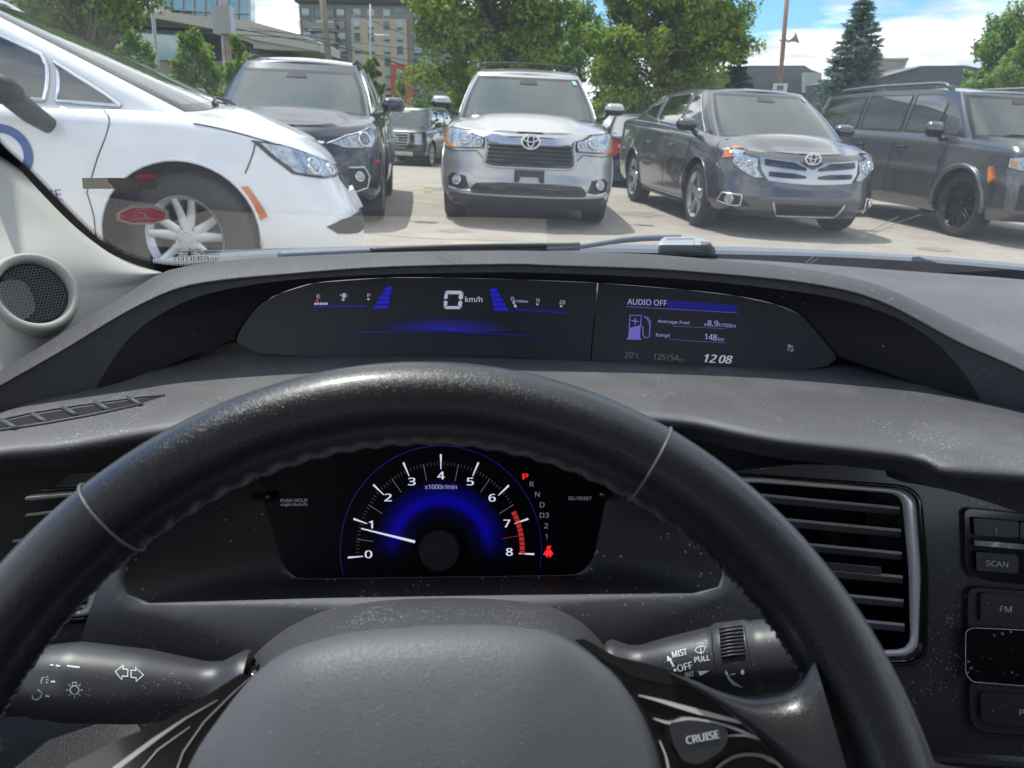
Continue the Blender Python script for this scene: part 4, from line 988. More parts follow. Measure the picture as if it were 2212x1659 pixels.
tree('birch_tree','light green tree at the far right edge above the boxy SUV',px_x(2172,150,24),24,4.7,1.15,1.2,'pale_leaf',34000,.11,23,'egg',clumps=80,trunk=.09)
tree('birch_tree','second tree cut by the right edge of the view',px_x(2275,150,21),21,4.6,1.0,1.2,'green_leaf',22000,.11,24,'egg',clumps=60,trunk=.09)
for i,(px,Y,h,r,lb) in enumerate(((1650,26,1.9,.55,'low shrub just left of the rusty brown pole'),(1722,26,1.75,.5,'low shrub just right of the rusty brown pole'),(1500,24,1.6,.9,'wide bush under the open crowned maple'),(1262,24,2.0,1.2,'bush showing right of the silver SUV'),(1345,27,2.2,1.3,'bush above the red tail light'),(960,31,2.2,1.2,'bush left of the silver SUV roof'),(560,23,1.5,1.0,'bush behind the navy SUV'),(1760,28,1.5,.7,'shrub at the foot of the blue spruce'))):
    tree('shrub',lb,px_x(px,220,Y),Y,h,r,.15,('pale_leaf','maple_leaf','green_leaf')[i%3],2600,.13,40+i,'round','shrub','shrubs beyond the parking lot',.04,22)
# ------------------------------------------------------------------ buildings
mat('brick_tan',(.56,.45,.33),.85,var=(3,(.50,.40,.29)))
mat('brick_red',(.50,.12,.07),.85,var=(3,(.42,.11,.07)))
mat('brick_dark',(.26,.225,.225),.85,var=(3,(.31,.27,.26)))
mat('window_glass',(.06,.09,.10),.06,.2,coat=1,ior=1.8)
mat('window_pale',(.35,.42,.42),.15,.1,coat=1)
mat('canopy_grey',(.46,.42,.36),.7,var=(.4,(.52,.48,.42)))
mat('soffit_beige',(.42,.37,.30),.8)
mat('curtain_wall',(.22,.33,.34),.05,.4,coat=1,var=(.35,(.38,.5,.5)))
mat('dark_wall',(.03,.035,.04),.4)
mat('steel_roof',(.10,.11,.13),.6,var=(1,(.13,.14,.16)))
mat('grey_roof',(.16,.165,.18),.8,var=(2,(.20,.20,.21)))
mat('pale_wall',(.5,.5,.48),.8)
YB=110
def bz(px,py,Y): p=aY(px,py,Y); return p.x,p.z
def block(b,x0,x1,z0,z1,Y,depth): b.box(((x0+x1)/2,Y+depth/2,(z0+z1)/2),(x1-x0,depth,z1-z0))
ap=empty('apartment_building',(bz(760,100,YB)[0],YB,ground_z(-25)),'brown and tan brick apartment block with rows of windows, behind the poles','building')
xl,zt_=bz(643,6,YB); xm,_=bz(815,50,YB); xr,_=bz(878,50,YB); xe,_=bz(990,50,YB); zt_=bz(760,7,YB)[1]; zb0=-2.5
b=MB(); block(b,xl,xe,zb0,zt_,YB+.4,16); b.build('wall',M['brick_dark'],ap,smooth=False)
zmid=bz(850,41,YB)[1]; b=MB(); x0t=bz(758,50,YB)[0]; block(b,x0t,xr,zb0,zmid,YB,1.5); b.build('tan_wall',M['brick_tan'],ap,smooth=False)
b=MB(); x0r=bz(846,170,YB)[0]; x1r=bz(893,170,YB)[0]; block(b,x0r,x1r,zb0,bz(860,140,YB)[1],YB-.8,1.2); b.build('red_wall',M['brick_red'],ap,smooth=False)
b=MB(); block(b,xl-.4,xe,zt_,zt_+.5,YB-.1,16.6); b.build('cornice',M['dark_wall'],ap,smooth=False)
b=MB(); block(b,bz(725,0,YB)[0],bz(900,0,YB)[0],zt_+.5,zt_+4,YB+3,8); b.build('penthouse',M['soffit_beige'],ap,smooth=False)
zrow=[bz(760,y,YB)[1] for y in (28,53,79,106,132,158,185,211)]
cols=[(662,'d'),(690,'d'),(714,'d'),(737,'d'),(772,'t'),(802,'t'),(836,'t'),(864,'t'),(902,'d'),(925,'d')]
for r,z in enumerate(zrow):
    for px,kd in cols:
        x=bz(px,80,YB)[0]; face=YB-.02 if (kd=='t' and r>0) else YB+.38
        if kd=='t' and r==0: face=YB+.38
        if r>=5 and 846<px<893: face=YB-.82
        w_=.85 if kd=='t' else 1.1
        b=MB(); b.box((x,face,z),(w_*1.1,.08,1.1)); wf=b.build('window',M['pale_wall'] if kd=='t' else M['dark_wall'],ap,smooth=False)
        b=MB(); b.box((x,face-.05,z+.12),(w_*.92,.06,.72)); b.build('pane',M['window_pale' if (r*7+px)%3 else 'window_glass'],wf,smooth=False)
        b=MB(); b.box((x,face-.05,z-.38),(w_*.92,.06,.24)); b.build('spandrel',M['window_glass'],wf,smooth=False)
for z in zrow[1:]:
    b=MB(); x=bz(700,80,YB)[0]; b.box((x,YB-.4,z-.85),(3.4,1.5,.16)); bl=b.build('balcony',M['pale_wall'],ap,smooth=False)
    b=MB(); b.box((x,YB-1.1,z-.35),(3.4,.05,.8)); b.build('railing',M['window_glass'],bl,smooth=False)
# canopy building, upper left
YC=46
cbld=empty('canopy_building',(bz(430,100,YC)[0],YC,ground_z(-18)),'modern glass building with a huge pale wedge shaped canopy at the upper left','building')
def prism(poly,Y,depth):
    b=MB(); P=[aY(x,y,Y) for x,y in poly]; n=len(P); Q=[p+Vector((0,depth,0)) for p in P]
    b.add(P+Q,[tuple(range(n)),tuple(range(2*n-1,n-1,-1))]+[(k,k+n,(k+1)%n+n,(k+1)%n) for k in range(n)]); return b
prism([(-300,-90),(250,-30),(300,20),(538,45),(646,74),(688,92),(688,111),(560,88),(480,66),(330,38),(-300,-10)],YC-4,5).build('canopy',M['canopy_grey'],cbld,smooth=False)
prism([(-300,10),(330,38),(480,66),(560,88),(688,111),(600,107),(548,103),(548,250),(-300,250)],YC+2,10).build('lower_wall',M['dark_wall'],cbld,smooth=False)
b=prism([(470,66),(560,89),(687,111),(580,107),(548,104),(548,74)],YC-3.9,1.0); b.build('soffit',M['soffit_beige'],cbld,smooth=False)
prism([(-300,-500),(537,-500),(537,46),(330,22),(-300,-60)],YC+3,1.2).build('glass_tower',M['curtain_wall'],cbld,smooth=False)
for px in range(200,538,24): prism([(px,-200),(px+2,-200),(px+2,46),(px,46)],YC+2.85,.3).build('mullion',M['pale_wall'],cbld,smooth=False)
prism([(250,14),(538,28),(538,30),(250,16)],YC+2.8,.3).build('mullion',M['pale_wall'],cbld,smooth=False)
prism([(260,62),(400,70),(452,95),(452,130),(260,130)],YC+1.7,.4).build('facade_glass',M['curtain_wall'],cbld,smooth=False)
prism([(260,132),(548,132),(548,240),(260,240)],YC+1.6,.5).build('podium_wall',M['canopy_grey'],cbld,smooth=False)
# right hand low roofs
b=prism([(1618,141),(1738,141),(1752,150),(1768,156),(1768,230),(1618,230)],62,14); hs=b.build('warehouse',M['grey_roof'],None,smooth=False); tag(hs,'low grey roofed building seen past the rusty brown pole','building')
prism([(1740,156),(1775,157),(1775,200),(1740,200)],60.5,.8).build('pale_gable',M['pale_wall'],hs,smooth=False)
dr=empty('dark_building',(bz(2000,150,46)[0],48,ground_z(25)),'low building with a dark sloped roof above the boxy SUV','building')
prism([(1905,166),(1930,160),(1990,142),(2085,141),(2130,150),(2300,150),(2300,230),(1905,230)],46,12).build('roof',M['steel_roof'],dr,smooth=False)
prism([(1900,168),(1990,144),(1990,141),(1900,165)],45.8,.3).build('roof_edge',M['pale_wall'],dr,smooth=False)
b=empty('rooftop_sign',(bz(1922,140,50)[0],50,bz(1922,160,50)[1]),'tan slanted box with a white frame rising behind the dark roof','sign')
prism([(1888,128),(1960,128),(1948,152),(1882,152)],50,2).build('panel',M['soffit_beige'],b,smooth=False)
prism([(1886,125),(1963,125),(1961,129),(1886,129)],49.9,2.2).build('frame',M['pale_wall'],b,smooth=False)
prism([(1958,126),(1964,126),(1952,154),(1946,154)],49.9,2.2).build('frame',M['pale_wall'],b,smooth=False)
# ------------------------------------------------------------------ poles and wires
mat('wood_pole',(.27,.23,.18),.9,var=(3,(.2,.16,.12)),bump=(20,.5,.01))
mat('rust_pole',(.30,.14,.07),.8,var=(3,(.36,.27,.2)))
mat('galv',(.45,.46,.48),.45,.6)
mat('wire',(.03,.03,.035),.7)
def pole(name,label,top,bot,Y,r,m,cat='pole',h=None):
    a=aY(*top,Y); d=aY(*bot,Y); x=d.x+(d.x-a.x)*0; base=Vector((d.x+(d.x-a.x)/(a.z-d.z)*(d.z-ground_z(d.x)),Y,ground_z(d.x)-.1)); e=d+(a-d)*(1+1.2/max((a-d).length,.1))
    root=empty(name,base,label,cat); MB().tube([base,d,e],[r*1.1,r,r*.9],12).build('shaft',m,root); return root
pl=pole('utility_pole','weathered wooden utility pole in front of the apartment block',(697,0),(708,110),42,.17,M['wood_pole'])
b=MB(); p=aY(699,62,42); b.box(p,(1.2,.12,.12)); b.build('crossarm',M['wood_pole'],pl)
pl=pole('steel_pole','brown and grey steel pole with a square box on top, behind the navy SUV',(483,20),(492,150),24,.13,mat('stained_steel',(.27,.19,.13),.4,.5,var=(2.5,(.45,.44,.43))))
b=MB(); p=aY(483,44,24); b.box(p,(.52,.4,.72)); b.build('box',M['galv'],pl,smooth=False)
pl=pole('lamp_pole','thin pale lamp pole at the upper left between young trees',(329,20),(341,150),22,.05,M['galv'],'lamp pole')
b=MB(); p=aY(329,12,22); b.box(p,(.35,.2,.10)); b.build('lamp_head',M['galv'],pl)
pl=pole('rusty_pole','rusty brown pole with a horn loudspeaker and a small white sign',(1700,0),(1684,190),27,.075,M['rust_pole'])
p=aY(1697,86,27); T=Matrix.Translation(p+Vector((.2,-.1,0)))@Matrix.Rotation(R_(65),4,'Y')@Matrix.Rotation(R_(20),4,'X')
MB().lathe([(.03,-.18),(.05,-.05),(.10,.06),(.19,.14),(.20,.15),(.17,.14)],20,T).build('horn_speaker',mat('horn_grey',(.5,.47,.4),.5),pl)
b=MB(); b.box(aY(1693,87,27),(.25,.06,.06)); b.build('bracket',M['galv'],pl)
p=aY(1685,191,26.8); b=MB(); b.box(p,(.46,.03,.30)); sg=b.build('sign_board',M['plate_white'],pl,smooth=False)
b=MB(); b.box(p+Vector((0,-.025,.02)),(.20,.01,.14)); b.build('sign_print',M['grey_roof'],sg,smooth=False)
pl=pole('street_lamp','slim street lamp with a white curved head before the apartment block',(800,80),(800,180),34,.03,M['galv'],'street lamp')
MB().tube([aY(800,84,34),aY(800,80,34)+Vector((.2,0,.1)),aY(822,77,34)],.025,6).build('arm',M['galv'],pl)
b=MB(); b.box(aY(826,77,34),(.5,.16,.09)); b.build('lamp_head',M['plate_white'],pl)
wires=[([(200,52),(483,64),(700,84),(1000,190)],24,42,.014,'lowest'),([(-100,40),(250,62),(600,80),(700,92),(900,150)],26,44,.02,'second'),([(700,2),(840,60),(1000,128)],42,42,.016,'steep'),([(500,60),(700,97),(1250,200)],24,44,.018,'long'),([(1150,-20),(1260,30),(1400,90)],40,40,.012,'short'),([(537,60),(800,96),(1000,118)],40,44,.014,'upper')]
for i,(P,Y0,Y1,r,nm) in enumerate(wires):
    Q=catmull([(a,b_,Y0+(Y1-Y0)*k/(len(P)-1)) for k,(a,b_) in enumerate(P)],24)
    o=MB().tube([aY(q.x,q.y,q.z) for q in Q],r,5,False).build('overhead_wire',M['wire'])
    tag(o,('thin black wire crossing the canopy building and passing lowest','black wire running from the upper left to the wooden pole','wire falling steeply right from the top of the wooden pole','long black wire from the boxed steel pole toward the maple','short wire against blue sky between the two maples','thin wire crossing just under the canopy tip')[i],'wire','overhead wires')
# ================================================================== OWN CAR INTERIOR
mat('dash_grain',(.082,.080,.087),.52,grain=(480,.0004),dust=.03,dustscale=900,smudge=.12)
mat('dash_smooth',(.062,.064,.074),.55,grain=(1100,.00008),dust=.03,dustscale=900)
mat('dash_dark',(.016,.017,.022),.7,dust=.01,dustscale=500)
mat('shelf',(.078,.077,.083),.5,grain=(650,.00022),dust=.05,dustscale=950,smudge=.18)
mat('leather',(.007,.008,.011),.36,grain=(750,.00016),rvar=.08,coat=.3,coat_rough=.22,spec=.45)
mat('leather_dull',(.020,.020,.022),.5,grain=(520,.0004))
mat('stitch',(.10,.10,.11),.6)
mat('pad',(.098,.102,.116),.5,grain=(700,.00018),dust=.02,dustscale=1900,smudge=.06)
mat('column_plastic',(.055,.056,.064),.5,grain=(1000,.0002),dust=.6,dustscale=820)
mat('stalk_plastic',(.035,.036,.042),.42,dust=.06,dustscale=1500,bump=(300,.2,.0003))
mat('pillar_fabric',(.42,.415,.375),.75,bump=(900,.25,.0003),grain=(1200,.0001))
mat('piano',(.05,.051,.056),.28,coat=.5,coat_rough=.12,dust=.10,dustscale=650)
mat('frame_silver',(.86,.86,.90),.28,.35,coat=.8)
mat('vent_plastic',(.020,.020,.023),.4)
mat('vent_slat',(.36,.36,.39),.35)
mat('hole_black',(.003,.003,.004),.9)
mat('lens_face',(.026,.031,.040),.3,spec=.35)
mat('cluster_face',(.0015,.0015,.005),.4,spec=.08)
mat('button_grey',(.035,.036,.042),.35,coat=.2,dust=.02,dustscale=500)
mat('mesh_grey',(.055,.055,.065),.5)
mat('screen_black',(.004,.004,.005),.35,spec=.15,dust=.05,dustscale=430)
mat('ink_white',(.68,.72,.78),.5)
mat('seal',(.004,.004,.008),.5,spec=.1)
mat('wiper_grey',(.17,.20,.23),.5)
mat('cowl_plastic',(.07,.078,.095),.5,bump=(60,.3,.002))
mat('cowl_black',(.010,.010,.011),.8)
def glow(name,col,s): 
    m=bpy.data.materials.new(name); m.use_nodes=True; b=m.node_tree.nodes['Principled BSDF']; b.inputs['Base Color'].default_value=(0.01,.01,.01,1); b.inputs['Emission Color'].default_value=col+(1,); b.inputs['Emission Strength'].default_value=s; b.inputs['Roughness'].default_value=.4; M[name]=m; return m
glow('lit_white',(.60,.58,.78),.42); glow('lit_dim',(.20,.20,.26),.5); glow('lit_blue',(.008,.008,.70),.36); glow('lit_blue_dim',(.012,.010,.60),.15); glow('lit_bright',(.62,.60,.82),.75)
glow('lit_violet',(.14,.13,.50),.55); glow('lit_red',(1,.012,.02),1.0); glow('lit_red_dim',(.45,.02,.02),.6); glow('lit_lilac',(.30,.30,.62),.6); glow('lit_grey',(.10,.10,.105),.6)
# ---- windscreen of our car
def wsp(x,t):
    """x across, t 0 base .. 1 top"""
    yb=1.20-.22*(x-.28)**2; yt=.20-.10*(x-.28)**2
    s=math.sin(math.pi*t)
    return Vector((x,yb+(yt-yb)*t+.02*s,.905+(1.335-.905)*t+.035*s)) 
glassm=bpy.data.materials.new('windscreen_glass'); glassm.use_nodes=True; t_=glassm.node_tree; N_=t_.nodes; L_=t_.links; N_.clear()
o_=N_.new('ShaderNodeOutputMaterial'); tr_=N_.new('ShaderNodeBsdfTransparent'); tr_.inputs[0].default_value=(.90,.945,.935,1)
gl_=N_.new('ShaderNodeBsdfGlossy'); gl_.inputs['Roughness'].default_value=.015; gl_.inputs[0].default_value=(.75,.8,.85,1)
fr_=N_.new('ShaderNodeLayerWeight'); fr_.inputs[0].default_value=.5; m1=N_.new('ShaderNodeMixShader')
pf=N_.new('ShaderNodeMath'); pf.operation='POWER'; pf.inputs[1].default_value=5; L_.new(fr_.outputs['Facing'],pf.inputs[0])
mf=N_.new('ShaderNodeMath'); mf.operation='MULTIPLY_ADD'; mf.inputs[1].default_value=1.4; mf.inputs[2].default_value=.045; L_.new(pf.outputs[0],mf.inputs[0]); L_.new(mf.outputs[0],m1.inputs[0])
L_.new(tr_.outputs[0],m1.inputs[1]); L_.new(gl_.outputs[0],m1.inputs[2])
df=N_.new('ShaderNodeBsdfDiffuse'); df.inputs[0].default_value=(.55,.62,.70,1); tl=N_.new('ShaderNodeBsdfTranslucent'); tl.inputs[0].default_value=(.55,.62,.70,1)  # blue-white dust share also puts the veiling reflection haze into the glass
md=N_.new('ShaderNodeMixShader'); L_.new(df.outputs[0],md.inputs[1]); L_.new(tl.outputs[0],md.inputs[2]); md.inputs[0].default_value=.5
m2=N_.new('ShaderNodeMixShader'); tcw=N_.new('ShaderNodeTexCoord'); nw=N_.new('ShaderNodeTexNoise'); nw.inputs['Scale'].default_value=7; nw.inputs['Detail'].default_value=7; L_.new(tcw.outputs['Object'],nw.inputs['Vector'])
rw_=N_.new('ShaderNodeMapRange'); L_.new(nw.outputs[0],rw_.inputs[0]); rw_.inputs[1].default_value=.35; rw_.inputs[2].default_value=.7; rw_.inputs[3].default_value=.012; rw_.inputs[4].default_value=.028
# specks of dirt
vw=N_.new('ShaderNodeTexVoronoi'); vw.inputs['Scale'].default_value=75; L_.new(tcw.outputs['Object'],vw.inputs['Vector']); sw=N_.new('ShaderNodeSeparateColor'); L_.new(vw.outputs['Color'],sw.inputs[0])
aw=N_.new('ShaderNodeMath'); aw.operation='MULTIPLY_ADD'; L_.new(sw.outputs[0],aw.inputs[0]); aw.inputs[1].default_value=1; aw.inputs[2].default_value=-.90
bw=N_.new('ShaderNodeMath'); bw.operation='LESS_THAN'; L_.new(vw.outputs['Distance'],bw.inputs[0]); L_.new(aw.outputs[0],bw.inputs[1])
cw=N_.new('ShaderNodeMath'); cw.operation='MULTIPLY_ADD'; L_.new(bw.outputs[0],cw.inputs[0]); cw.inputs[1].default_value=.25; L_.new(rw_.outputs[0],cw.inputs[2])
L_.new(cw.outputs[0],m2.inputs[0]); L_.new(m1.outputs[0],m2.inputs[1]); L_.new(md.outputs[0],m2.inputs[2]); L_.new(m2.outputs[0],o_.inputs[0])
M['windscreen']=glassm
ws=empty('windshield',(.28,1.18,.9),'our own dusty, hazy windshield with fine scratches, above the dashboard','windshield')
b=MB(); b.grid([[wsp(-.80+2.1*i/40,t/20) for i in range(41)] for t in range(-2,21)]); glass=b.build('glass',M['windscreen'],ws)
GB=bvh_of(glass); onG=onto(GB,.0012)
def gx(px,py,h=0): return onG(px,py,h)
# black edge band with its dotted border, along the pillar
edge_in=[(-60,240),(0,318),(81,406),(162,488),(233,542),(296,572),(348,587),(420,592)]
edge_out=[(-60,222),(0,306),(63,366),(126,431),(197,501),(251,541),(305,562),(383,573),(470,568)]
A=catmull([(x,y,0) for x,y in edge_in],60); B=catmull([(x,y,0) for x,y in edge_out],60)
A=[a+ (a-b_).normalized()*30 for a,b_ in zip(A,B)]; B=list(B)
b=MB(); vs_=[gx(p.x,p.y) for p in A]+[gx(p.x,p.y) for p in B]; b.add(vs_,[(k,k+1,61+k,60+k) for k in range(59)])
fb=b.build('edge_band',M['seal'],ws)
Bd=resample(B,120); b=MB()
for k,p in enumerate(Bd[1:-1]):
    t=(Bd[k+2]-Bd[k]).normalized(); n=Vector((t.y,-t.x,0)); 
    for dist,r in ((2.0,2.1),(6.0,1.4)):
        q=p+n*dist+(t*3.0 if dist>3 else Vector()); b.add([gx(q.x+r*math.cos(a),q.y+r*math.sin(a)) for a in [6.283*j/7 for j in range(7)]],[tuple(range(7))])
b.build('dot_border',M['seal'],ws)
# red octagonal sticker, seen from behind (mirrored print)
mat('sticker_red',(.56,.055,.12),.5); mat('sticker_clear',(.42,.40,.38),.4); mat('strip_brown',(.13,.115,.12),.5,var=(60,(.10,.085,.095))); mat('strip_beige',(.47,.45,.42),.5)
def z4(L): return [(212.7+x*.1346,408.4+y*.1346) for x,y in L]
b=MB(); patch(b,z4([(275,385),(520,255),(860,255),(1130,355),(1115,480),(880,568),(560,572),(280,500)]),lambda u,v,h:gx(u,v,.0002+h),8); st=b.build('sticker',M['sticker_clear'],ws); st['label']='octagonal red sticker with mirrored lettering'
b=MB(); patch(b,z4([(335,375),(540,292),(862,292),(1085,365),(1085,475),(882,556),(550,556),(335,500)]),lambda u,v,h:gx(u,v,.0005+h),8); b.build('sticker_border',M['plate_white'],st)
b=MB(); patch(b,z4([(348,385),(545,305),(858,305),(1072,375),(1072,468),(878,545),(556,545),(348,492)]),lambda u,v,h:gx(u,v,.0009+h),8); b.build('sticker_print',M['sticker_red'],st)
b=MB(); g2=lambda u,v,h=0:gx(u,v,.0013)
text_px(b,'POLICE',z4([(570,382)])[0],z4([(862,374)])[0],3.6,g2,.01,mirror=True); text_px(b,'TRACEABLE',z4([(490,503)])[0],z4([(955,495)])[0],3.4,g2,.01,mirror=True)
for L in ([(575,328),(850,324)],[(600,532),(860,528)],[(395,405),(405,475)],[(1040,390),(1040,460)],[(655,392),(750,386),(800,455),(850,460)],[(600,468),(850,468)],[(570,415),(640,418),(575,450),(625,455)]): patch(b,strip2d(z4(L),.8),g2,6)
b.build('sticker_lettering',M['plate_white'],st)
b=MB(); patch(b,z4([(712,395),(748,393),(792,455),(752,457)]),lambda u,v,h:gx(u,v,.0015),5); b.build('sticker_mark',M['frit'],st)
b=MB(); patch(b,[(177,384),(232,384),(236,396),(246,408),(179,408)],lambda u,v,h:gx(u,v,.0004),6); s2=b.build('blanked_strip',M['strip_beige'],ws); s2['label']='long narrow blanked-out patch over a sticker, half beige and half dark'  # added as a flat strip: a blot-out over a sticker, no real label
b=MB(); patch(b,[(232,384),(338,385.5),(338,408),(246,408),(240,400),(234,394)],lambda u,v,h:gx(u,v,.0005),6); b.build('blanked_strip_dark',M['strip_brown'],s2)
b=MB(); patch(b,[(290,384),(300,378),(337,378),(338,385)],lambda u,v,h:gx(u,v,.0003),6); b.build('label_remnant',M['sticker_red'],s2)
# barcode
b=MB(); x=1205
rg=random.Random(4)
while x<1935:
    w_=rg.choice((8,14,20)); patch(b,z4([(x,1095-(x-1205)*.01),(x+w_,1095-(x-1205)*.01),(x+w_+3,1165-(x-1205)*.045),(x+3,1165-(x-1205)*.045)]),lambda u,v,h:gx(u,v,.0006),4); x+=w_+rg.choice((14,22,34))
for i,(y,a,e) in enumerate(((1000,1300,1940),(1018,1340,1900),(1050,1200,1900),(1075,1290,1740))): 
    x=a
    while x<e: w_=rg.uniform(12,45); patch(b,z4([(x,y),(x+w_,y-1),(x+w_,y+9),(x,y+9)]),lambda u,v,h:gx(u,v,.0006),6); x+=w_+rg.uniform(4,12)
patch(b,strip2d(z4([(1500,965),(1520,990),(1560,972),(1610,972),(1640,985),(1655,960)]),1.6),lambda u,v,h:gx(u,v,.0006),4)
b.build('barcode',M['frit'],ws)
# scratches
b=MB(); rg=random.Random(9)
for (x,y,a,L0,n_,cv) in ((850,255,-1.0,75,13,.5),(1925,470,-.55,170,3,.08),(1770,545,-.65,90,3,.05),(560,90,1.3,40,8,.2),(650,60,1.35,45,7,.2),(860,190,-.2,50,5,.9)):
    for k in range(n_):
        an=a+rg.uniform(-.12,.12); x0=x+rg.uniform(-22,22); y0=y+rg.uniform(-22,22); Lk=L0*rg.uniform(.4,1); P=[]
        if n_==3: x0=x+k*3-80*math.cos(a); y0=y+k*2-80*math.sin(a)
        for j in range(7): P.append((x0+math.cos(an+cv*j/7)*Lk*j/6,y0+math.sin(an+cv*j/7)*Lk*j/6))
        patch(b,strip2d(P,rg.uniform(.35,.8) if n_>3 else 1.0),lambda u,v,h:gx(u,v,.0003),12)
b.build('scratch',mat('scratch_white',(.62,.66,.70),.4,alpha=1),ws)
# ---- cowl and wiper outside
wp=empty('windshield_wiper',(.3,1.25,.93),'grey wiper arm with its chunky pivot cover resting on the cowl','wiper')
mat('hood_grain',(.050,.049,.053),.52,spec=.4,grain=(440,.0005),dust=.02,dustscale=900,smudge=.08)
cw_=empty('cowl_panel',(.28,1.3,.9),'grey plastic cowl with ridged lips at the foot of the windshield','cowl')
def band(b,top,bot,Yt,Yb,n=60):
    T=catmull([(x,y,0) for x,y in top],n); Bq=catmull([(x,y,0) for x,y in bot],n)
    yt=(lambda x:Yt) if not callable(Yt) else Yt; yb=(lambda x:Yb) if not callable(Yb) else Yb
    return b.grid([[aY(p.x,p.y,yt(p.x)) for p in T],[aY(p.x,p.y,yb(p.x)) for p in Bq]])
def cY(px,d=0): x=(px-1106)/1661*1.25; return 1.26-.20*(x-.28)**2+d
cowltop=[(330,560),(520,543),(820,531),(1250,527),(1560,532),(1800,541),(2010,553),(2250,574),(2500,600)]
c1=[(330,572),(520,552),(820,541),(1250,536),(1560,541),(1800,548),(2010,560),(2250,581),(2500,607)]
c2=[(330,600),(520,575),(820,553),(1250,545),(1560,549),(1800,555),(2010,567),(2250,588),(2500,615)]
c3=[(330,680),(520,660),(1250,640),(1800,650),(2500,720)]
b=MB(); band(b,cowltop,c1,lambda x:cY(x,.10),lambda x:cY(x,.04)); b.build('outer_lip',mat('cowl_light',(.16,.175,.20),.45),cw_)
b=MB(); band(b,c1,c2,lambda x:cY(x,.035),lambda x:cY(x,.0)); b.build('ridge',M['cowl_plastic'],cw_)
b=MB(); band(b,c2,c3,lambda x:cY(x,-.005),lambda x:cY(x,-.02)); b.build('gutter',M['cowl_black'],cw_)
b=MB(); band(b,[(440,540),(520,538),(700,534),(820,531)],[(440,553),(520,548),(700,541),(820,537)],1.42,1.36,20); b.build('hood_edge',mat('own_paint',(.10,.14,.22),.3,.4,coat=1),cw_)
def Yt(P,r,Yv=1.17,fl=1,n=10,m_=40):
    Q=catmull([(x,y,0) for x,y in P],m_); return MB().tube([aY(q.x,q.y,Yv(q.x) if callable(Yv) else Yv) for q in Q],r,n,True,fl)
wY=lambda x:cY(x,-.035)
Yt([(600,553),(820,543),(1000,537),(1130,534),(1252,532)],.0075,wY,.9).build('blade',M['wiper_grey'],wp)
Yt([(800,541),(1000,533),(1252,530)],.004,lambda x:cY(x,-.045)).build('blade_spine',M['black_trim'],wp)
Yt([(1180,535),(1252,532),(1290,527),(1340,519),(1400,514),(1470,513)],[.0042]*20+[.005]*20,lambda x:cY(x,-.045)).build('arm',M['wiper_grey'],wp)
def slab(poly,Yf,th,step=12,b=None):
    b=b or MB(); patch(b,poly,lambda u,v,h:aY(u,v,(Yf(u,v) if callable(Yf) else Yf)-h),step,th); return b
pcp=[(1421,548),(1422,532),(1428,517),(1436,512),(1500,511),(1520,515),(1535,525),(1545,538),(1545,552),(1480,553)]
pc=slab(pcp,lambda u,v:cY(u,-.07)+.0009*abs(530-v),.03).build('pivot_cover',mat('pivot_grey',(.42,.46,.50),.5,bump=(80,.2,.001)),wp,sharp=40)
b=MB()
for k in range(5): patch(b,strip2d([(1514,522+4.2*k),(1536,524+4.2*k)],1.3),lambda u,v,h:aY(u,v,cY(u,-.0715)+.0009*abs(530-v)),6)
patch(b,strip2d([(1440,516),(1498,515),(1500,533),(1512,536)],1.0),lambda u,v,h:aY(u,v,cY(u,-.0715)+.0009*abs(530-v)),6)
b.build('cover_groove',M['black_trim'],pc)
slab([(1969,556),(1985,554),(2000,560),(2023,566),(2024,577),(1985,572),(1972,566)],lambda u,v:cY(u,.0),.02).build('clip',M['wiper_grey'],cw_,sharp=40)
# ---- dashboard
dash=empty('dashboard',(0,.7,.6),'dark grained dashboard of our car with blue displays, vents and radio','dashboard')
SH=.872
crest=[(-260,960),(0,806),(171,700),(277,635),(346,590),(415,573),(500,562),(596,556),(820,547),(1106,544),(1191,545),(1400,551),(1583,567),(1700,578),(1791,592),(1860,608),(1930,630),(2068,694),(2212,768),(2420,880),(2760,1080)]
ridge_=[(-260,985),(0,834),(139,755),(277,672),(384,624),(480,606),(596,595),(820,578),(1106,571),(1191,574),(1400,581),(1514,589),(1699,606),(1837,630),(1930,664),(2068,738),(2212,802),(2420,915),(2760,1120)]
arc=[(203,852),(209,835),(222,811),(277,732),(342,681),(439,637),(596,608),(820,593),(1106,588),(1191,590),(1350,596),(1514,606),(1699,627),(1814,646),(1930,683),(2022,740),(2082,805),(2112,852),(2126,879)]
def Yc(x): return smo([(-260,.60),(0,.64),(203,.69),(346,.73),(600,.765),(1106,.79),(1600,.78),(1930,.745),(2126,.70),(2420,.62)],x)
NR=90
cr_=catmull([(x,y,0) for x,y in crest],NR); rg_=catmull([(x,y,0) for x,y in ridge_],NR)
rows=[[aY(p.x,p.y,Yc(p.x))+Vector((0,.16,-.05)) for p in cr_],[aY(p.x,p.y,Yc(p.x))+Vector((0,.05,-.012)) for p in cr_],[aY(p.x,p.y,Yc(p.x))+Vector((0,.022,-.003)) for p in cr_],[aY(p.x,p.y,Yc(p.x)) for p in cr_]]
for u in (.12,.3,.5,.7,.85,.95,1.0):
    r=[]
    for a,c_ in zip(cr_,rg_):
        P=aY(a.x,a.y,Yc(a.x)); Q=aY(c_.x,c_.y,Yc(c_.x)-.062); p=P.lerp(Q,u)+Vector((0,0,.006*math.sin(math.pi*u))); r.append(p)
    rows.append(r)
rows.append([aY(c_.x,c_.y+3.5,Yc(c_.x)-.058) for c_ in rg_])
b=MB(); b.grid([r[::-1] for r in rows]); b.build('visor_hood',M['hood_grain'],dash)
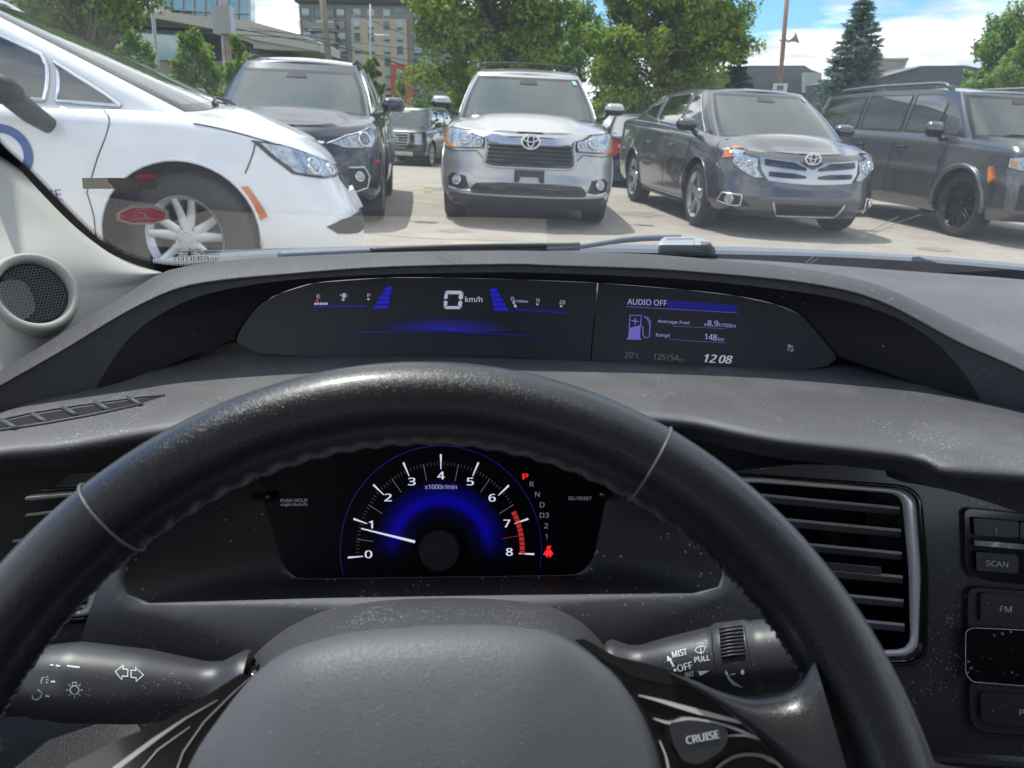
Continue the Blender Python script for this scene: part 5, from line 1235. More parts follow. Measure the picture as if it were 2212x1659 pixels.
# hood front face (below the padded band, above the opening)
def Yface(u,v): return Yc(u)-.057
lowL=[(-260,1010),(0,899),(120,872)]; lowR=[(2126,879),(2212,890),(2420,935)]
rr=[(p.x,p.y+2) for p in rg_]
poly=rr+[(2760,1150),(2420,935),(2212,892),(2126,879)]+[(p.x,p.y) for p in catmull([(x,y,0) for x,y in arc],70)][::-1]+[(203,852),(120,872),(0,899),(-260,1010)]
slab(poly,Yface,.004,26).build('visor_face',M['dash_smooth'],dash)
# display outline and cavity
disp=[(512,730),(520,712),(545,676),(575,650),(603,634),(680,611),(833,600),(968,600),(1120,604),(1291,611),(1481,626),(1591,639),(1674,657),(1730,681),(1771,726),(1804,767)]
dlow=[(1806,776),(1785,791),(1730,799),(1591,799),(1425,791),(1276,784),(1122,772),(930,766),(737,770),(620,768),(564,763),(528,750),(512,738)]
def Ydisp(u,v): x=(u-1150)/700; return .752-.020*x*x+ (v-690)*-.00010
A=catmull([(x,y,0) for x,y in arc],70); D=catmull([(x,y,0) for x,y in disp],70)
b=MB(); b.grid([[aY(p.x,p.y,Yface(p.x,0)+.0) for p in A],[aY(p.x,p.y,Yface(p.x,0)+.004).lerp(aY(q.x,q.y,Ydisp(q.x,q.y)),.15) for p,q in zip(A,D)],[aY(q.x,q.y,Ydisp(q.x,q.y)+.006) for q in D]]); b.build('cavity_wall',M['dash_dark'],dash)
DP=empty('display_panel',(0,.75,.95)); DP.parent=dash; DP.matrix_parent_inverse=WM[dash].inverted(); 
def part(parent,loc=None): pass
def dpoly(seg): return seg
leftp=[p for p in disp if p[0]<=1291]+[(1289,640),(1279,740),(1276,784)]+[p for p in dlow if p[0]<1276]
rightp=[(1291,611)]+[p for p in disp if p[0]>1291]+dlow[:6]+[(1276,784),(1279,740),(1289,640)]
dl=slab([(x-1.2 if x>1270 else x,y) for x,y in leftp],lambda u,v:Ydisp(u,v)+.002,.004,20).build('display_lens',M['lens_face'],dash); dl['label']='wide left lens with speed and fuel gauges'
dr_=slab([(x+1.2 if x<1300 else x,y) for x,y in rightp],lambda u,v:Ydisp(u,v)+.002,.004,20).build('display_lens',M['lens_face'],dash); dr_['label']='right lens with audio, fuel and clock read-out'
bpy.data.objects.remove(DP)
oD=lambda u,v,h=0:aY(u,v,Ydisp(u,v)+.0008-h)
def z1(L): return [(468+x*.3846,553+y*.3846) for x,y in L]
def z2(L): return [(1259+x*.2769,595.6+y*.2769) for x,y in L]
def dec(name,polys,m,parent,fn=oD,step=14):
    if name in('scale_major','gauge_detail'):
        for P in polys:
            b=MB(); patch(b,P,fn,step); b.build({'scale_major':'scale_mark','gauge_detail':'gauge_mark'}[name],M[m],parent,smooth=False)
        return
    b=MB()
    for P in polys: patch(b,P,fn,step)
    return b.build(name,M[m],parent,smooth=False)
def txt(name,items,m,parent,fn=oD):
    b=MB()
    for it in items:
        s_,p0,p1,h=it[:4]; kw=it[4] if len(it)>4 else {}
        text_px(b,s_,p0,p1,h,fn,**kw)
    return b.build(name,M[m],parent,smooth=False)
# speed: segmented zero
S0=[[(1290,195),(1370,195),(1384,205),(1370,215),(1300,214),(1283,204)],[(1283,206),(1300,216),(1298,236),(1286,244),(1276,236)],[(1386,208),(1382,240),(1370,246),(1358,238),(1362,216),(1372,214)],[(1286,250),(1297,256),(1294,278),(1276,288),(1276,254)],[(1370,250),(1380,256),(1376,288),(1355,278),(1358,256)],[(1276,290),(1296,281),(1355,281),(1374,291),(1362,298),(1288,298)]]
txt('speed_unit',[('km/h',z1([(1396,258)])[0],z1([(1492,259)])[0],12,dict(bold=.012))],'lit_white',dl)
dec('speed_digit',[z1(P) for P in S0],'lit_white',dl)
dec('gauge_detail',[z1([(528,292),(545,277),(845,275),(840,288)]),z1([(1672,292),(1965,314),(1972,326),(1680,306)])]+[strip2d(z1(L),.7) for L in ([(590,248),(850,243)],[(1690,268),(1955,284)])],'lit_blue_dim',dl)
def towers(x0,w0,x1,w1,s):
    res=[]
    for k in range(5):
        u0=k/5;u1=(k+.8)/5
        y0=(296-(296-165)*u0); y1=(296-(296-165)*u1*1.0)
        yo=0 if s>0 else 12
        xa=x0+(x1-x0)*u0; xb=x0+(x1-x0)*u1; wa=w0+(w1-w0)*u0; wb=w0+(w1-w0)*u1
        res.append(z1([(xa,y0+yo),(xa+wa,y0+yo),(xb+wb,y1+yo),(xb,y1+yo)]))
    return res
dec('light_tower',towers(878,82,955,34,1),'lit_blue',dl); dec('light_tower',towers(1560,82,1533,36,-1)[::1],'lit_blue',dl)
dec('blue_arc',[z1([(690,437),(850,422),(1000,418),(1150,418),(1300,422),(1500,430),(1700,442),(1860,460),(1700,448),(1500,438),(1300,430),(1150,427),(1000,427),(850,430)])],'lit_blue_dim',dl)
gm=bpy.data.materials.new('blue_glow'); gm.use_nodes=True; n_=gm.node_tree.nodes; l_=gm.node_tree.links; pb=n_['Principled BSDF']; pb.inputs['Base Color'].default_value=(.012,.014,.02,1); pb.inputs['Emission Color'].default_value=(.01,.008,.7,1)
tcg=n_.new('ShaderNodeTexCoord'); mpg=n_.new('ShaderNodeMapping'); gg=n_.new('ShaderNodeTexGradient'); gg.gradient_type='SPHERICAL'; l_.new(tcg.outputs['Object'],mpg.inputs[0]); l_.new(mpg.outputs[0],gg.inputs[0]); pwr=n_.new('ShaderNodeMath'); pwr.operation='POWER'; pwr.inputs[1].default_value=2.0; l_.new(gg.outputs[0],pwr.inputs[0]); mm_=n_.new('ShaderNodeMath'); mm_.operation='MULTIPLY'; mm_.inputs[1].default_value=.28; l_.new(pwr.outputs[0],mm_.inputs[0]); l_.new(mm_.outputs[0],pb.inputs['Emission Strength']); M['blue_glow']=gm
cpt=aY(*z1([(1300,416)])[0],.75)-WM[dash].translation
mpg.inputs['Scale'].default_value=(1/.085,0,1/.016); mpg.inputs['Location'].default_value=(-cpt.x/.085,0,-cpt.z/.016)
dec('blue_glow',[z1([(850,414),(950,375),(1100,352),(1250,345),(1400,350),(1550,370),(1700,420),(1500,428),(1300,420),(1150,415)])],'blue_glow',dl)
txt('gauge_lettering',[('E',z1([(563,236)])[0],z1([(582,236)])[0],7.5),('F',z1([(847,231)])[0],z1([(864,231)])[0],7.5),('0',z1([(1652,250)])[0],z1([(1668,252)])[0],8.5),('l/100km',z1([(1672,260)])[0],z1([(1748,262)])[0],5.5,dict(bold=.01)),('10',z1([(1792,260)])[0],z1([(1813,261)])[0],8.5),('20',z1([(1924,269)])[0],z1([(1956,272)])[0],8.5)],'lit_white',dl)
dec('gauge_detail',[z1(L) for L in ([(703,240),(719,239),(717,250),(702,251)],[(846,238),(860,237),(858,247),(845,248)],[(1660,257),(1673,258),(1677,268),(1664,268)],[(1668,272),(1682,273),(1686,288),(1672,288)],[(1794,266),(1807,267),(1808,277),(1797,277)],[(1927,276),(1941,277),(1942,287),(1930,287)])]+[z1([(550+15.5*k,262),(562+15.5*k,261),(560+15.5*k,274),(548+15.5*k,275)]) for k in range(5)]+[z1([(707,210),(723,209),(723,234),(706,235)]),z1([(692,220),(701,214),(701,226)])]+[strip2d(z1([(726,212),(731,216),(731,232)]),1)],'lit_white',dl)
dec('empty_mark',[z1([(558,242),(574,242),(572,256),(556,256)])],'lit_red_dim',dl)
# right read-out
dec('title_bar',[z2([(660,190),(1203,228),(1203,290),(660,255)])],'lit_blue_dim',dr_)
dec('underlines',[strip2d(z2(L),w) for L,w in (([(335,240),(1203,290)],.9),([(700,392),(900,402),(1120,414)],.7),([(680,495),(900,512),(1115,522)],.7))],'lit_violet',dr_)
txt('message_text',[('AUDIO OFF',z2([(348,224)])[0],z2([(655,236)])[0],12.5,dict(bold=.012)),('Average Fuel',z2([(583,372)])[0],z2([(828,386)])[0],8.6,dict(bold=.008)),('A',z2([(945,392)])[0],z2([(966,393)])[0],7),('8.9',z2([(972,392)])[0],z2([(1055,397)])[0],12.5,dict(bold=.01)),('l/100km',z2([(1064,398)])[0],z2([(1192,407)])[0],8.5),('Range',z2([(570,482)])[0],z2([(678,487)])[0],9.5),('148',z2([(950,498)])[0],z2([(1044,506)])[0],13,dict(bold=.012)),('km',z2([(1054,508)])[0],z2([(1100,510)])[0],8)],'lit_lilac',dr_)
b=MB()
patch(b,z2([(352,485),(362,408),(450,385),(447,487),(457,490),(457,500),(342,498),(342,488)]),oD,8)
for L,w in (([(362,410),(368,308),(458,310),(450,392)],2.4),([(380,350),(436,358)],2.6),([(410,330),(405,384)],2.6),([(452,395),(468,398),(468,455),(480,480),(505,484),(520,470),(524,380),(500,330),(478,316)],2.4),([(524,380),(530,352),(505,325)],1.6)): patch(b,strip2d(z2(L),w),oD,8)
b.build('fuel_pump_icon',M['lit_violet'],dr_,smooth=False)
txt('status_text',[('20',z2([(325,638)])[0],z2([(388,641)])[0],12.5),('C',z2([(414,642)])[0],z2([(440,644)])[0],9),('o',z2([(394,612)])[0],z2([(408,613)])[0],4),('125154',z2([(552,655)])[0],z2([(742,664)])[0],13),('km',z2([(745,664)])[0],z2([(792,667)])[0],7)],'lit_grey',dr_)
txt('clock',[('12',z2([(950,674)])[0],z2([(1040,680)])[0],17.5,dict(bold=.03,italic=.25)),('08',z2([(1062,680)])[0],z2([(1163,686)])[0],17,dict(bold=.03,italic=.25))],'lit_white',dr_)
b=MB(); patch(b,disc2d(z2([(1610,547)])[0],3.6,12),oD,8); 
for L,w in (([(1612,562),(1630,552),(1634,575),(1622,590)],2.2),([(1610,565),(1592,580)],1.6),([(1598,570),(1620,590)],1.2),([(1630,545),(1644,556)],1.4)): patch(b,strip2d(z2(L),w),oD,5)
text_px(b,'2',z2([(1630,592)])[0],z2([(1646,593)])[0],6,oD); b.build('airbag_icon',M['lit_dim'],dr_,smooth=False)
# shelf and lower dash roll
def rowpix(P,n=80): return catmull([(x,y,0) for x,y in P],n)
b0=rowpix([(-260,1004),(0,893),(203,848),(330,800),(506,742),(600,772),(700,776),(930,774),(1276,790),(1591,805),(1730,806),(1785,799),(1812,778),(1960,822),(2126,873),(2212,886),(2420,929),(2760,1010)])
fr=rowpix([(-260,1050),(0,1004),(139,991),(323,958),(600,925),(950,915),(1300,920),(1491,934),(1600,958),(1699,976),(1883,997),(1965,1008),(1999,1017),(2031,1036),(2080,1041),(2212,1050),(2420,1070),(2760,1110)])
rows=[]
for p in b0: pass
Z0=[aZ(p.x,p.y,SH+.001) for p in b0]
def shelfpt(p,dy,dz): q=aZ(p.x,p.y-dy,SH+dz); return q
Zf=[aZ(p.x,p.y-58,SH) for p in fr]
rows=[[p+Vector((0,.05,-.006)) for p in Z0],Z0]+[[a.lerp(c_,u) for a,c_ in zip(Z0,Zf)] for u in (.2,.4,.6,.8)]+[Zf]
for dy,dz in ((40,-.001),(26,-.003),(14,-.007),(5,-.013),(0,-.020)): rows.append([aZ(p.x,p.y-dy,SH+dz) for p in fr])
last=rows[-1]; rows.append([p+Vector((0,.004,-.008)) for p in last]); rows.append([p+Vector((0,.03,-.016)) for p in last]); rows.append([p+Vector((0,.07,-.02)) for p in last]); rows.append([p+Vector((0,.085,-.06)) for p in last]); rows.append([p+Vector((0,.09,-.20)) for p in last])
b=MB(); b.grid([r[::-1] for r in rows]); sf=b.build('dash_top',M['shelf'],dash); SB=bvh_of(sf)
# dash top plane reaching to the glass (right of hood, and behind it)
cowl_in=[(-300,690),(330,606),(600,577),(1100,560),(1250,554),(1583,566),(1800,582),(2010,598),(2212,614),(2500,645),(3000,712)]
T=catmull([(x,y,0) for x,y in cowl_in],50)
b=MB(); r0=[]; 
P0=[aY(q.x,q.y,1.13-.2*(((q.x-1106)/1661*1.15)-.28)**2) for q in T]
r1=[]
for i,q in enumerate(T):
    p=P0[i]; far=Vector((p.x,p.y,p.z)); r1.append(far)
P2=[Vector((p.x*.80 if p.x<0 else p.x*.86,Yc(min(2420,max(-260,1106+p.x*1400)))+.045,aY(1106,560,.80).z-.03 if False else p.z-.02)) for p in P0]
b=MB(); b.grid([[p+Vector((0,.02,-.10)) for p in P0],[p+Vector((0,.004,-.012)) for p in P0],P0,[a.lerp(c_,.05)+Vector((0,0,.0015)) for a,c_ in zip(P0,P2)],[a.lerp(c_,.5) for a,c_ in zip(P0,P2)],P2]); b.build('windshield_shelf',M['dash_grain'],dash)
# right part outside the hood: a plane at fixed height
b=MB(); R1=catmull([(1183,556,0),(1583,563,0),(1800,578,0),(2010,594,0),(2212,609,0),(2500,640,0),(3000,705,0)],40); R2=catmull([(1183,575,0),(1583,600,0),(1800,640,0),(2010,720,0),(2212,820,0),(2500,960,0),(3000,1230,0)],40)
ZT=.905
b.grid([[aZ(p.x,p.y-3,ZT-.02)+Vector((0,.01,0)) for p in R1],[aZ(p.x,p.y,ZT) for p in R1],[aZ(p.x,p.y,ZT).lerp(aZ(q.x,q.y,ZT-.004),.5) for p,q in zip(R1,R2)],[aZ(q.x,q.y,ZT-.006) for q in R2]]); b.build('passenger_top',M['dash_grain'],dash)
# ---- left defroster slot in the shelf
oS=onto(SB,.0012)
b=MB(); sl=[(-30,930),(0,912),(60,898),(173,880),(300,862),(352,856),(300,872),(200,893),(100,911),(0,926),(-30,945)]
patch(b,[(x,y) for x,y in sl],lambda u,v,h:oS(u,v,-.0004),14); sv=b.build('side_defroster',M['hole_black'],dash,smooth=False)  # flat dark sheet on the shelf, the slot's shade put into its colour
for x,y in ((20,919),(85,905),(150,890),(220,879),(290,868)):
    b=MB(); P=[oS(x-14,y-9,.001),oS(x+14,y+7,.001)]
    if all(P): b.tube(P,.0022,6); b.build('fin',M['dash_smooth'],sv)
b=MB(); 
for L in ([(0,907),(60,893),(173,875),(300,858),(356,854)],[(0,929),(100,914),(200,896),(300,874)]):
    P=[oS(x,y,.0008) for x,y in L]
    if all(P): b.tube(P,.0012,6)
b.build('slot_rim',M['dash_grain'],sv)
# ---- piano black fascia panels left and right
def Yfa(u,v): 
    # a panel leaning away at the top
    d=ray(u,v); # plane: Y=.585+.30*(z-.78)
    n=Vector((0,1,-.30)); o=Vector((0,.585,.78)); s_=(o-EYE).dot(n)/d.dot(n); return s_*d.y
oF=lambda u,v,h=0:aY(u,v,Yfa(u,v)-h)
def fpatch(name,poly,m,parent,h=0,th=.004,step=24,**k):
    b=MB(); patch(b,poly,lambda u,v,hh:oF(u,v,h+hh),step,th); return b.build(name,M[m],parent,sharp=40,**k)
# right vent
def z6(L): return [(1574+x*.4104,978.4+y*.4104) for x,y in L]
def rring(name,o,i,m,parent,h,depth=0,n=96,tube=None,inner_h=None):
    O=resample([(x,y,0) for x,y in o],n,True); I=resample([(x,y,0) for x,y in i],n,True)
    b=MB(); Rw=[[oF(p.x,p.y,0) for p in O],[oF(p.x,p.y,h*.8).lerp(oF(q.x,q.y,h*.8),.08) for p,q in zip(O,I)],[oF(p.x,p.y,h).lerp(oF(q.x,q.y,h),.35) for p,q in zip(O,I)],[oF(p.x,p.y,h).lerp(oF(q.x,q.y,h),.8) for p,q in zip(O,I)],[oF(q.x,q.y,h*.6) for q in I],[oF(q.x,q.y,-.03 if inner_h is None else inner_h) for q in I]]
    b.grid(Rw,True); return b.build(name,M[m],parent)
def rcorn(P,r=14,n=5):
    """round the corners of a polygon"""
    res=[]; P=[Vector(p) for p in P]; m_=len(P)
    for i in range(m_):
        a,p,c_=P[i-1],P[i],P[(i+1)%m_]; d1=(a-p); d2=(c_-p); rr=min(r,d1.length*.45,d2.length*.45); s_=p+d1.normalized()*rr; e=p+d2.normalized()*rr
        for k in range(n+1): u=k/n; res.append((1-u)**2*s_+2*u*(1-u)*p+u*u*e)
    return [(p.x,p.y) for p in res]
vent_o=rcorn([(1490,1028),(1640,1031),(1951,1055),(1979,1075),(1990,1240),(1984,1400),(1962,1418),(1490,1430)],26)
vent_i=rcorn([(1500,1043),(1640,1043),(1930,1066),(1948,1080),(1962,1225),(1966,1385),(1950,1402),(1500,1412)],24)
sur_o=rcorn([(1480,1018),(1640,1024),(1962,1048),(1992,1072),(2007,1245),(2003,1420),(1975,1440),(1480,1450)],30)
vt=rring('air_vent',sur_o,vent_o,'gloss_black',dash,.004,inner_h=0); vt['label']='air vent right of the wheel with silver frame'
rring('vent_frame',vent_o,vent_i,'frame_silver',vt,.008)
b=MB(); patch(b,vent_i,lambda u,v,h:oF(u,v,-.028),40); b.build('vent_cavity',M['hole_black'],vt)
# punch: the trim panel would cover the cavity, so the vent block sits proud; build a dark tray just above it
for k,y in enumerate((1099,1147,1196,1247,1298,1350)):
    b=MB(); rowsb=[]
    xs=[1500,1600,1700,1800,1900,1944+2*k]
    for x in xs:
        yy=y-(1943-x)*.095*1.0; 
        rowsb.append([oF(x,yy-4.5,.004),oF(x,yy-4.5,.0045),oF(x,yy+1.5,.005),oF(x,yy+3,.002),oF(x,yy+14,-.012),oF(x,yy+8,-.014)])
    b.grid(rowsb,True,True); b.build('slat',M['vent_slat'],vt,sharp=50)
for x in (1560,1640,1720,1800,1880,1925):
    b=MB(); b.grid([[oF(x,1060,-.012),oF(x+4,1400,-.012)],[oF(x+5,1060,-.02),oF(x+9,1400,-.02)]]); b.build('vane',M['vent_plastic'],vt)
tb=fpatch('vent_tab',rcorn([(1780,1214),(1815,1217),(1900,1224),(1906,1230),(1904,1243),(1812,1234),(1780,1231)],5,3),'piano',vt,.012,.012,16); fpatch('tab_edge',strip2d([(1782,1215),(1815,1218),(1902,1226)],3),'chrome',tb,.0135,.001,16)
# left vent
vo=rcorn([(-260,1085),(0,1073),(150,1059),(240,1060),(250,1100),(200,1330),(-260,1360)],18); vi=rcorn([(-260,1100),(0,1089),(150,1073),(222,1072),(230,1105),(185,1318),(-260,1345)],16)
vl=rring('air_vent',rcorn([(-265,1072),(0,1062),(150,1050),(250,1050),(262,1100),(210,1345),(-265,1375)],20),vo,'gloss_black',dash,.004,inner_h=0); vl['label']='air vent at the left edge behind the wheel rim'
rring('vent_frame',vo,vi,'frame_silver',vl,.008)
b=MB(); patch(b,vi,lambda u,v,h:oF(u,v,-.028),40); b.build('vent_cavity',M['hole_black'],vl)
for k in range(5):
    b=MB(); rowsb=[]
    for x in (-260,-100,0,60,120,180,215-6*k):
        yy=1120+53*k-x*.12; rowsb.append([oF(x,yy-4,.004),oF(x,yy-4,.0045),oF(x,yy+2,.005),oF(x,yy+3,.002),oF(x,yy+13,-.012),oF(x,yy+8,-.014)])
    b.grid(rowsb,True,True); b.build('slat',M['vent_slat'],vl,sharp=50)
def keyhole(o,h,c0=None):
    o=[Vector(p) for p in o]; h=[Vector(p) for p in h]
    i,j=min(((i,j) for i in range(len(o)) for j in range(len(h))),key=lambda q:(o[q[0]]-h[q[1]]).length)
    return o[:i+1]+h[j:]+h[:j+1]+o[i:]
KH1=lambda P:keyhole(P,[(1962+(x-1962)*1.0,y) for x,y in vent_i]); KH2=lambda P:keyhole(P,vi)
fp=fpatch('trim_panel',KH1([(1560,1024),(1616,1014),(1722,1003),(1837,1005),(1953,1016),(1985,1024),(2013,1036),(2031,1046),(2212,1056),(2450,1080),(2900,1130),(2900,1900),(1500,1900),(1470,1300),(1520,1100)]),'piano',dash,0,.01,50)
lp=fpatch('trim_panel',KH2([(-260,1040),(0,1027),(100,1024),(185,1022),(330,1010),(380,1050),(330,1250),(200,1400),(100,1900),(-260,1900)]),'piano',dash,0,.01,50)
# radio controls
rd=fpatch('radio_bezel',rcorn([(2084,1106),(2094,1099),(2450,1135),(2450,1290),(2130,1256),(2100,1246),(2088,1225)],12),'gloss_black',dash,.003,.004,30)
rim_=lambda name,P,w,m,par,h: fpatch(name,strip2d([(p[0],p[1]) for p in P]+[(P[0][0],P[0][1])],w),m,par,h,.001,12)
rim_('bezel_rim',rcorn([(2084,1106),(2094,1099),(2450,1135),(2450,1290),(2130,1256),(2100,1246),(2088,1225)],12),1.6,'button_grey',rd,.004)
def button(lbl,P,word,p0,p1,hh,par,h=.006,m='button_grey',ts=.012):
    bt=fpatch('button',rcorn(P,5,3),m,par,h,.005,16); bt['label']=lbl
    if word: txt('button_lettering',[(word,p0,p1,hh,dict(bold=ts))],'ink_white',bt,lambda u,v,hq=0:oF(u,v,h+.0005+hq))
    return bt
button('button marked 1',[(2103,1119),(2201,1127),(2201,1162),(2106,1156)],'1',(2149,1154),(2153,1154),13,rd)
button('next preset button',[(2204,1128),(2420,1145),(2420,1180),(2204,1163)],None,0,0,0,rd)
fpatch('chrome_strip',[(2105,1167),(2230,1177),(2420,1195),(2420,1207),(2230,1189),(2105,1178)],'chrome',rd,.006,.004,20)
button('button marked SCAN',[(2108,1192),(2195,1199),(2201,1206),(2199,1240),(2110,1232)],'SCAN',(2130,1222),(2177,1226),12,rd)
rd2=fpatch('button_bank',rcorn([(2092,1275),(2110,1268),(2450,1296),(2450,1400),(2090,1366),(2090,1300)],12),'stalk_plastic',dash,.003,.004,30); rim_('bezel_rim',rcorn([(2092,1275),(2110,1268),(2450,1296),(2450,1400),(2090,1366),(2090,1300)],12),1.4,'gloss_black',rd2,.004)
button('button marked FM',[(2118,1283),(2130,1280),(2420,1306),(2420,1366),(2118,1341)],'FM',(2160,1322),(2185,1323),13,rd2,.006)
sc=fpatch('audio_screen',rcorn([(2086,1364),(2100,1356),(2450,1372),(2450,1500),(2100,1473),(2086,1455)],12),'screen_black',dash,.007,.006,30); rim_('screen_rim',rcorn([(2086,1364),(2100,1356),(2450,1372),(2450,1500),(2100,1473),(2086,1455)],12),1.6,'frame_silver',sc,.0075)
rd3=fpatch('button_bank',rcorn([(2093,1476),(2110,1474),(2450,1500),(2450,1610),(2130,1583),(2104,1572),(2095,1550)],14),'stalk_plastic',dash,.003,.004,30); rim_('bezel_rim',rcorn([(2093,1476),(2110,1474),(2450,1500),(2450,1610),(2130,1583),(2104,1572),(2095,1550)],14),1.4,'gloss_black',rd3,.004)
button('button marked P',[(2118,1496),(2130,1494),(2420,1520),(2420,1585),(2140,1563),(2120,1555)],'P',(2202,1545),(2211,1546),13,rd3,.006)
fpatch('chrome_strip',[(1990,1632),(2100,1639),(2420,1662),(2420,1672),(2100,1650),(1990,1643)],'chrome',dash,.004,.004,20)
# ---- instrument cluster
nC=Vector((0,-1,.42)).normalized(); oC0=aY(950,1160,.47)
def cpt_(u,v,h=0,o=None): return aPl(u,v,(o or oC0)+nC*h,nC)
O1=rcorn([(262,1240),(330,1120),(450,1010),(650,925),(950,888),(1250,925),(1440,1020),(1550,1130),(1562,1255),(1540,1281),(1100,1286),(700,1292),(300,1303),(280,1290)],30)
O2=rcorn([(637,1250),(612,1222),(560,1040),(620,950),(950,915),(1250,950),(1316,1040),(1278,1215),(1250,1242),(950,1246)],26)
O0=rcorn([(170,1390),(235,1200),(330,1075),(450,980),(650,900),(950,860),(1250,900),(1450,1000),(1560,1100),(1620,1210),(1660,1420),(1500,1640),(1200,1760),(700,1760),(350,1640)],30)
def rs(P,n): return resample([(x,y,0) for x,y in P],n,True)
# align the three rings by angle around the dial centre
def polar(P,n,c0=(950,1130)):
    Q=rs(P,400); out=[]
    an=[(math.atan2(q.y-c0[1],q.x-c0[0]),q) for q in Q]; an.sort(key=lambda t:t[0])
    for k in range(n):
        a=-math.pi+2*math.pi*k/n; out.append(min(an,key=lambda t:abs((t[0]-a+math.pi)%(2*math.pi)-math.pi))[1])
    return out
n=140; R0=polar(O0,n); R1=polar(O1,n); R2=polar(O2,n)
b=MB(); b.grid([[cpt_(p.x,p.y,.045) for p in R0],[cpt_(p.x,p.y,.060).lerp(cpt_(q.x,q.y,.060),.6) for p,q in zip(R0,R1)],[cpt_(p.x,p.y,.060).lerp(cpt_(q.x,q.y,.060),.9) for p,q in zip(R0,R1)],[cpt_(q.x,q.y,.058) for q in R1],[cpt_(q.x,q.y+(3 if q.y>1200 else 0),.050) for q in R1]],True); b.build('cluster_bezel',M['dash_smooth'],dash)
b=MB(); b.grid([[cpt_(q.x,q.y+2,.052) for q in R1],[cpt_(q.x,q.y,.03).lerp(cpt_(p.x,p.y,.006),.5) for q,p in zip(R1,R2)],[cpt_(p.x,p.y,-.001) for p in R2]],True); b.build('cluster_tray',mat('tray',(.012,.012,.015),.6,dust=.05,dustscale=520),dash)
b=MB(); patch(b,[(p.x,p.y) for p in R2],lambda u,v,h:cpt_(u,v,0),40); face=b.build('instrument_cluster',M['cluster_face'],dash,smooth=False); face['label']='tachometer behind the wheel, blue lit, needle below one'
oK=lambda u,v,h=0:cpt_(u,v,.0006+h)
def z3(L): return [(553+x*.3654,935.9+y*.3654) for x,y in L]
CC=(1088,690) # dial centre in z3
def dial(r,deg):  # ellipse fit, deg clockwise from straight up
    a=R_(deg); return (1093+r*math.sin(a)*1.0,690-r*math.cos(a)*(1.0 if abs(deg)<200 else 1))
TA={0:-94.5,1:-71,2:-47,3:-24,4:0,5:24,6:47.5,7:71,8:92.5}
def dp(r,deg):
    # outer radius 562 tall, 520 wide at the sides: measured from the photograph
    a=R_(deg); k=1.0
    return z3([(1093+r*.965*math.sin(a),690-r*math.cos(a))])[0]
mj=[]
for k,a in TA.items(): 
    p0=dp(478,a); p1=dp(572 if k in(0,8) else 566,a); mj.append(strip2d([p0,p1],[1.8,4.2]))
dec('scale_major',mj,'lit_bright',face,oK)
dec('scale_marking',[strip2d([dp(418,a),dp(516,a)],.9) for a in (-84+1,-59,-35.5,-12,12,35.5,59)],'lit_dim',face,oK)
dec('scale_marking',[strip2d([dp(500,a),dp(522,a)],.6) for a in [-94+2.35*k for k in range(66)]],'lit_grey',face,oK)
b=MB()
for k in range(10):
    a=63+k*3.05; patch(b,[dp(484,a),dp(514,a),dp(514,a+2.5),dp(484,a+2.5)],oK,12)
patch(b,strip2d([dp(385,80),dp(482,80)],.8),oK,12); b.build('red_zone',M['lit_red_dim'],face,smooth=False)
b=MB(); P=[dp(616*(1 if abs(a)<80 else 1),a) for a in range(-104,103,3)]; patch(b,strip2d(P,1.3),oK,14); b.build('blue_rim_line',M['lit_blue_dim'],face,smooth=False)
# blue halo: emission band with soft edges (radial gradient)
hm=bpy.data.materials.new('blue_halo'); hm.use_nodes=True; n_=hm.node_tree.nodes; l_=hm.node_tree.links; pb=n_['Principled BSDF']; pb.inputs['Specular IOR Level'].default_value=.08; pb.inputs['Base Color'].default_value=(.002,.002,.006,1); pb.inputs['Emission Color'].default_value=(.006,.003,.85,1)
uvn=n_.new('ShaderNodeUVMap'); uvn.uv_map='UVMap'; sp_=n_.new('ShaderNodeSeparateXYZ'); l_.new(uvn.outputs[0],sp_.inputs[0])
r_=n_.new('ShaderNodeValToRGB'); r_.color_ramp.interpolation='EASE'; e=r_.color_ramp.elements; e[0].position=0; e[0].color=(0,0,0,1); e[1].position=1; e[1].color=(0,0,0,1); q=e.new(.5); q.color=(1,1,1,1); q=e.new(.25); q.color=(.07,.07,.07,1); q=e.new(.78); q.color=(.25,.25,.25,1)
l_.new(sp_.outputs[0],r_.inputs[0]); r2_=n_.new('ShaderNodeValToRGB'); r2_.color_ramp.interpolation='EASE'; e=r2_.color_ramp.elements; e[0].position=0; e[0].color=(0,0,0,1); e[1].position=.2; e[1].color=(1,1,1,1); q=e.new(.8); q.color=(1,1,1,1); q=e.new(1); q.color=(0,0,0,1); l_.new(sp_.outputs[1],r2_.inputs[0])
mu=n_.new('ShaderNodeMath'); mu.operation='MULTIPLY'; l_.new(r_.outputs[0],mu.inputs[0]); l_.new(r2_.outputs[0],mu.inputs[1]); mu2=n_.new('ShaderNodeMath'); mu2.operation='MULTIPLY'; mu2.inputs[1].default_value=.17; l_.new(mu.outputs[0],mu2.inputs[0]); l_.new(mu2.outputs[0],pb.inputs['Emission Strength'])
me=bpy.data.meshes.new('blue_halo'); V_=[];F_=[];U_=[]
NA,NRr=60,12; wi=mworld(face).inverted()
for i in range(NA+1):
    for j in range(NRr+1):
        a=-103+206*i/NA; r=170+250*j/NRr; p=dp(r,a); V_.append(tuple(wi@cpt_(p[0],p[1],.0003))); U_.append((j/NRr,i/NA))
for i in range(NA):
    for j in range(NRr): F_.append((i*(NRr+1)+j,i*(NRr+1)+j+1,(i+1)*(NRr+1)+j+1,(i+1)*(NRr+1)+j))
me.from_pydata(V_,[],F_); uvl=me.uv_layers.new(name='UVMap')
for lp_ in me.loops: uvl.data[lp_.index].uv=U_[lp_.vertex_index]
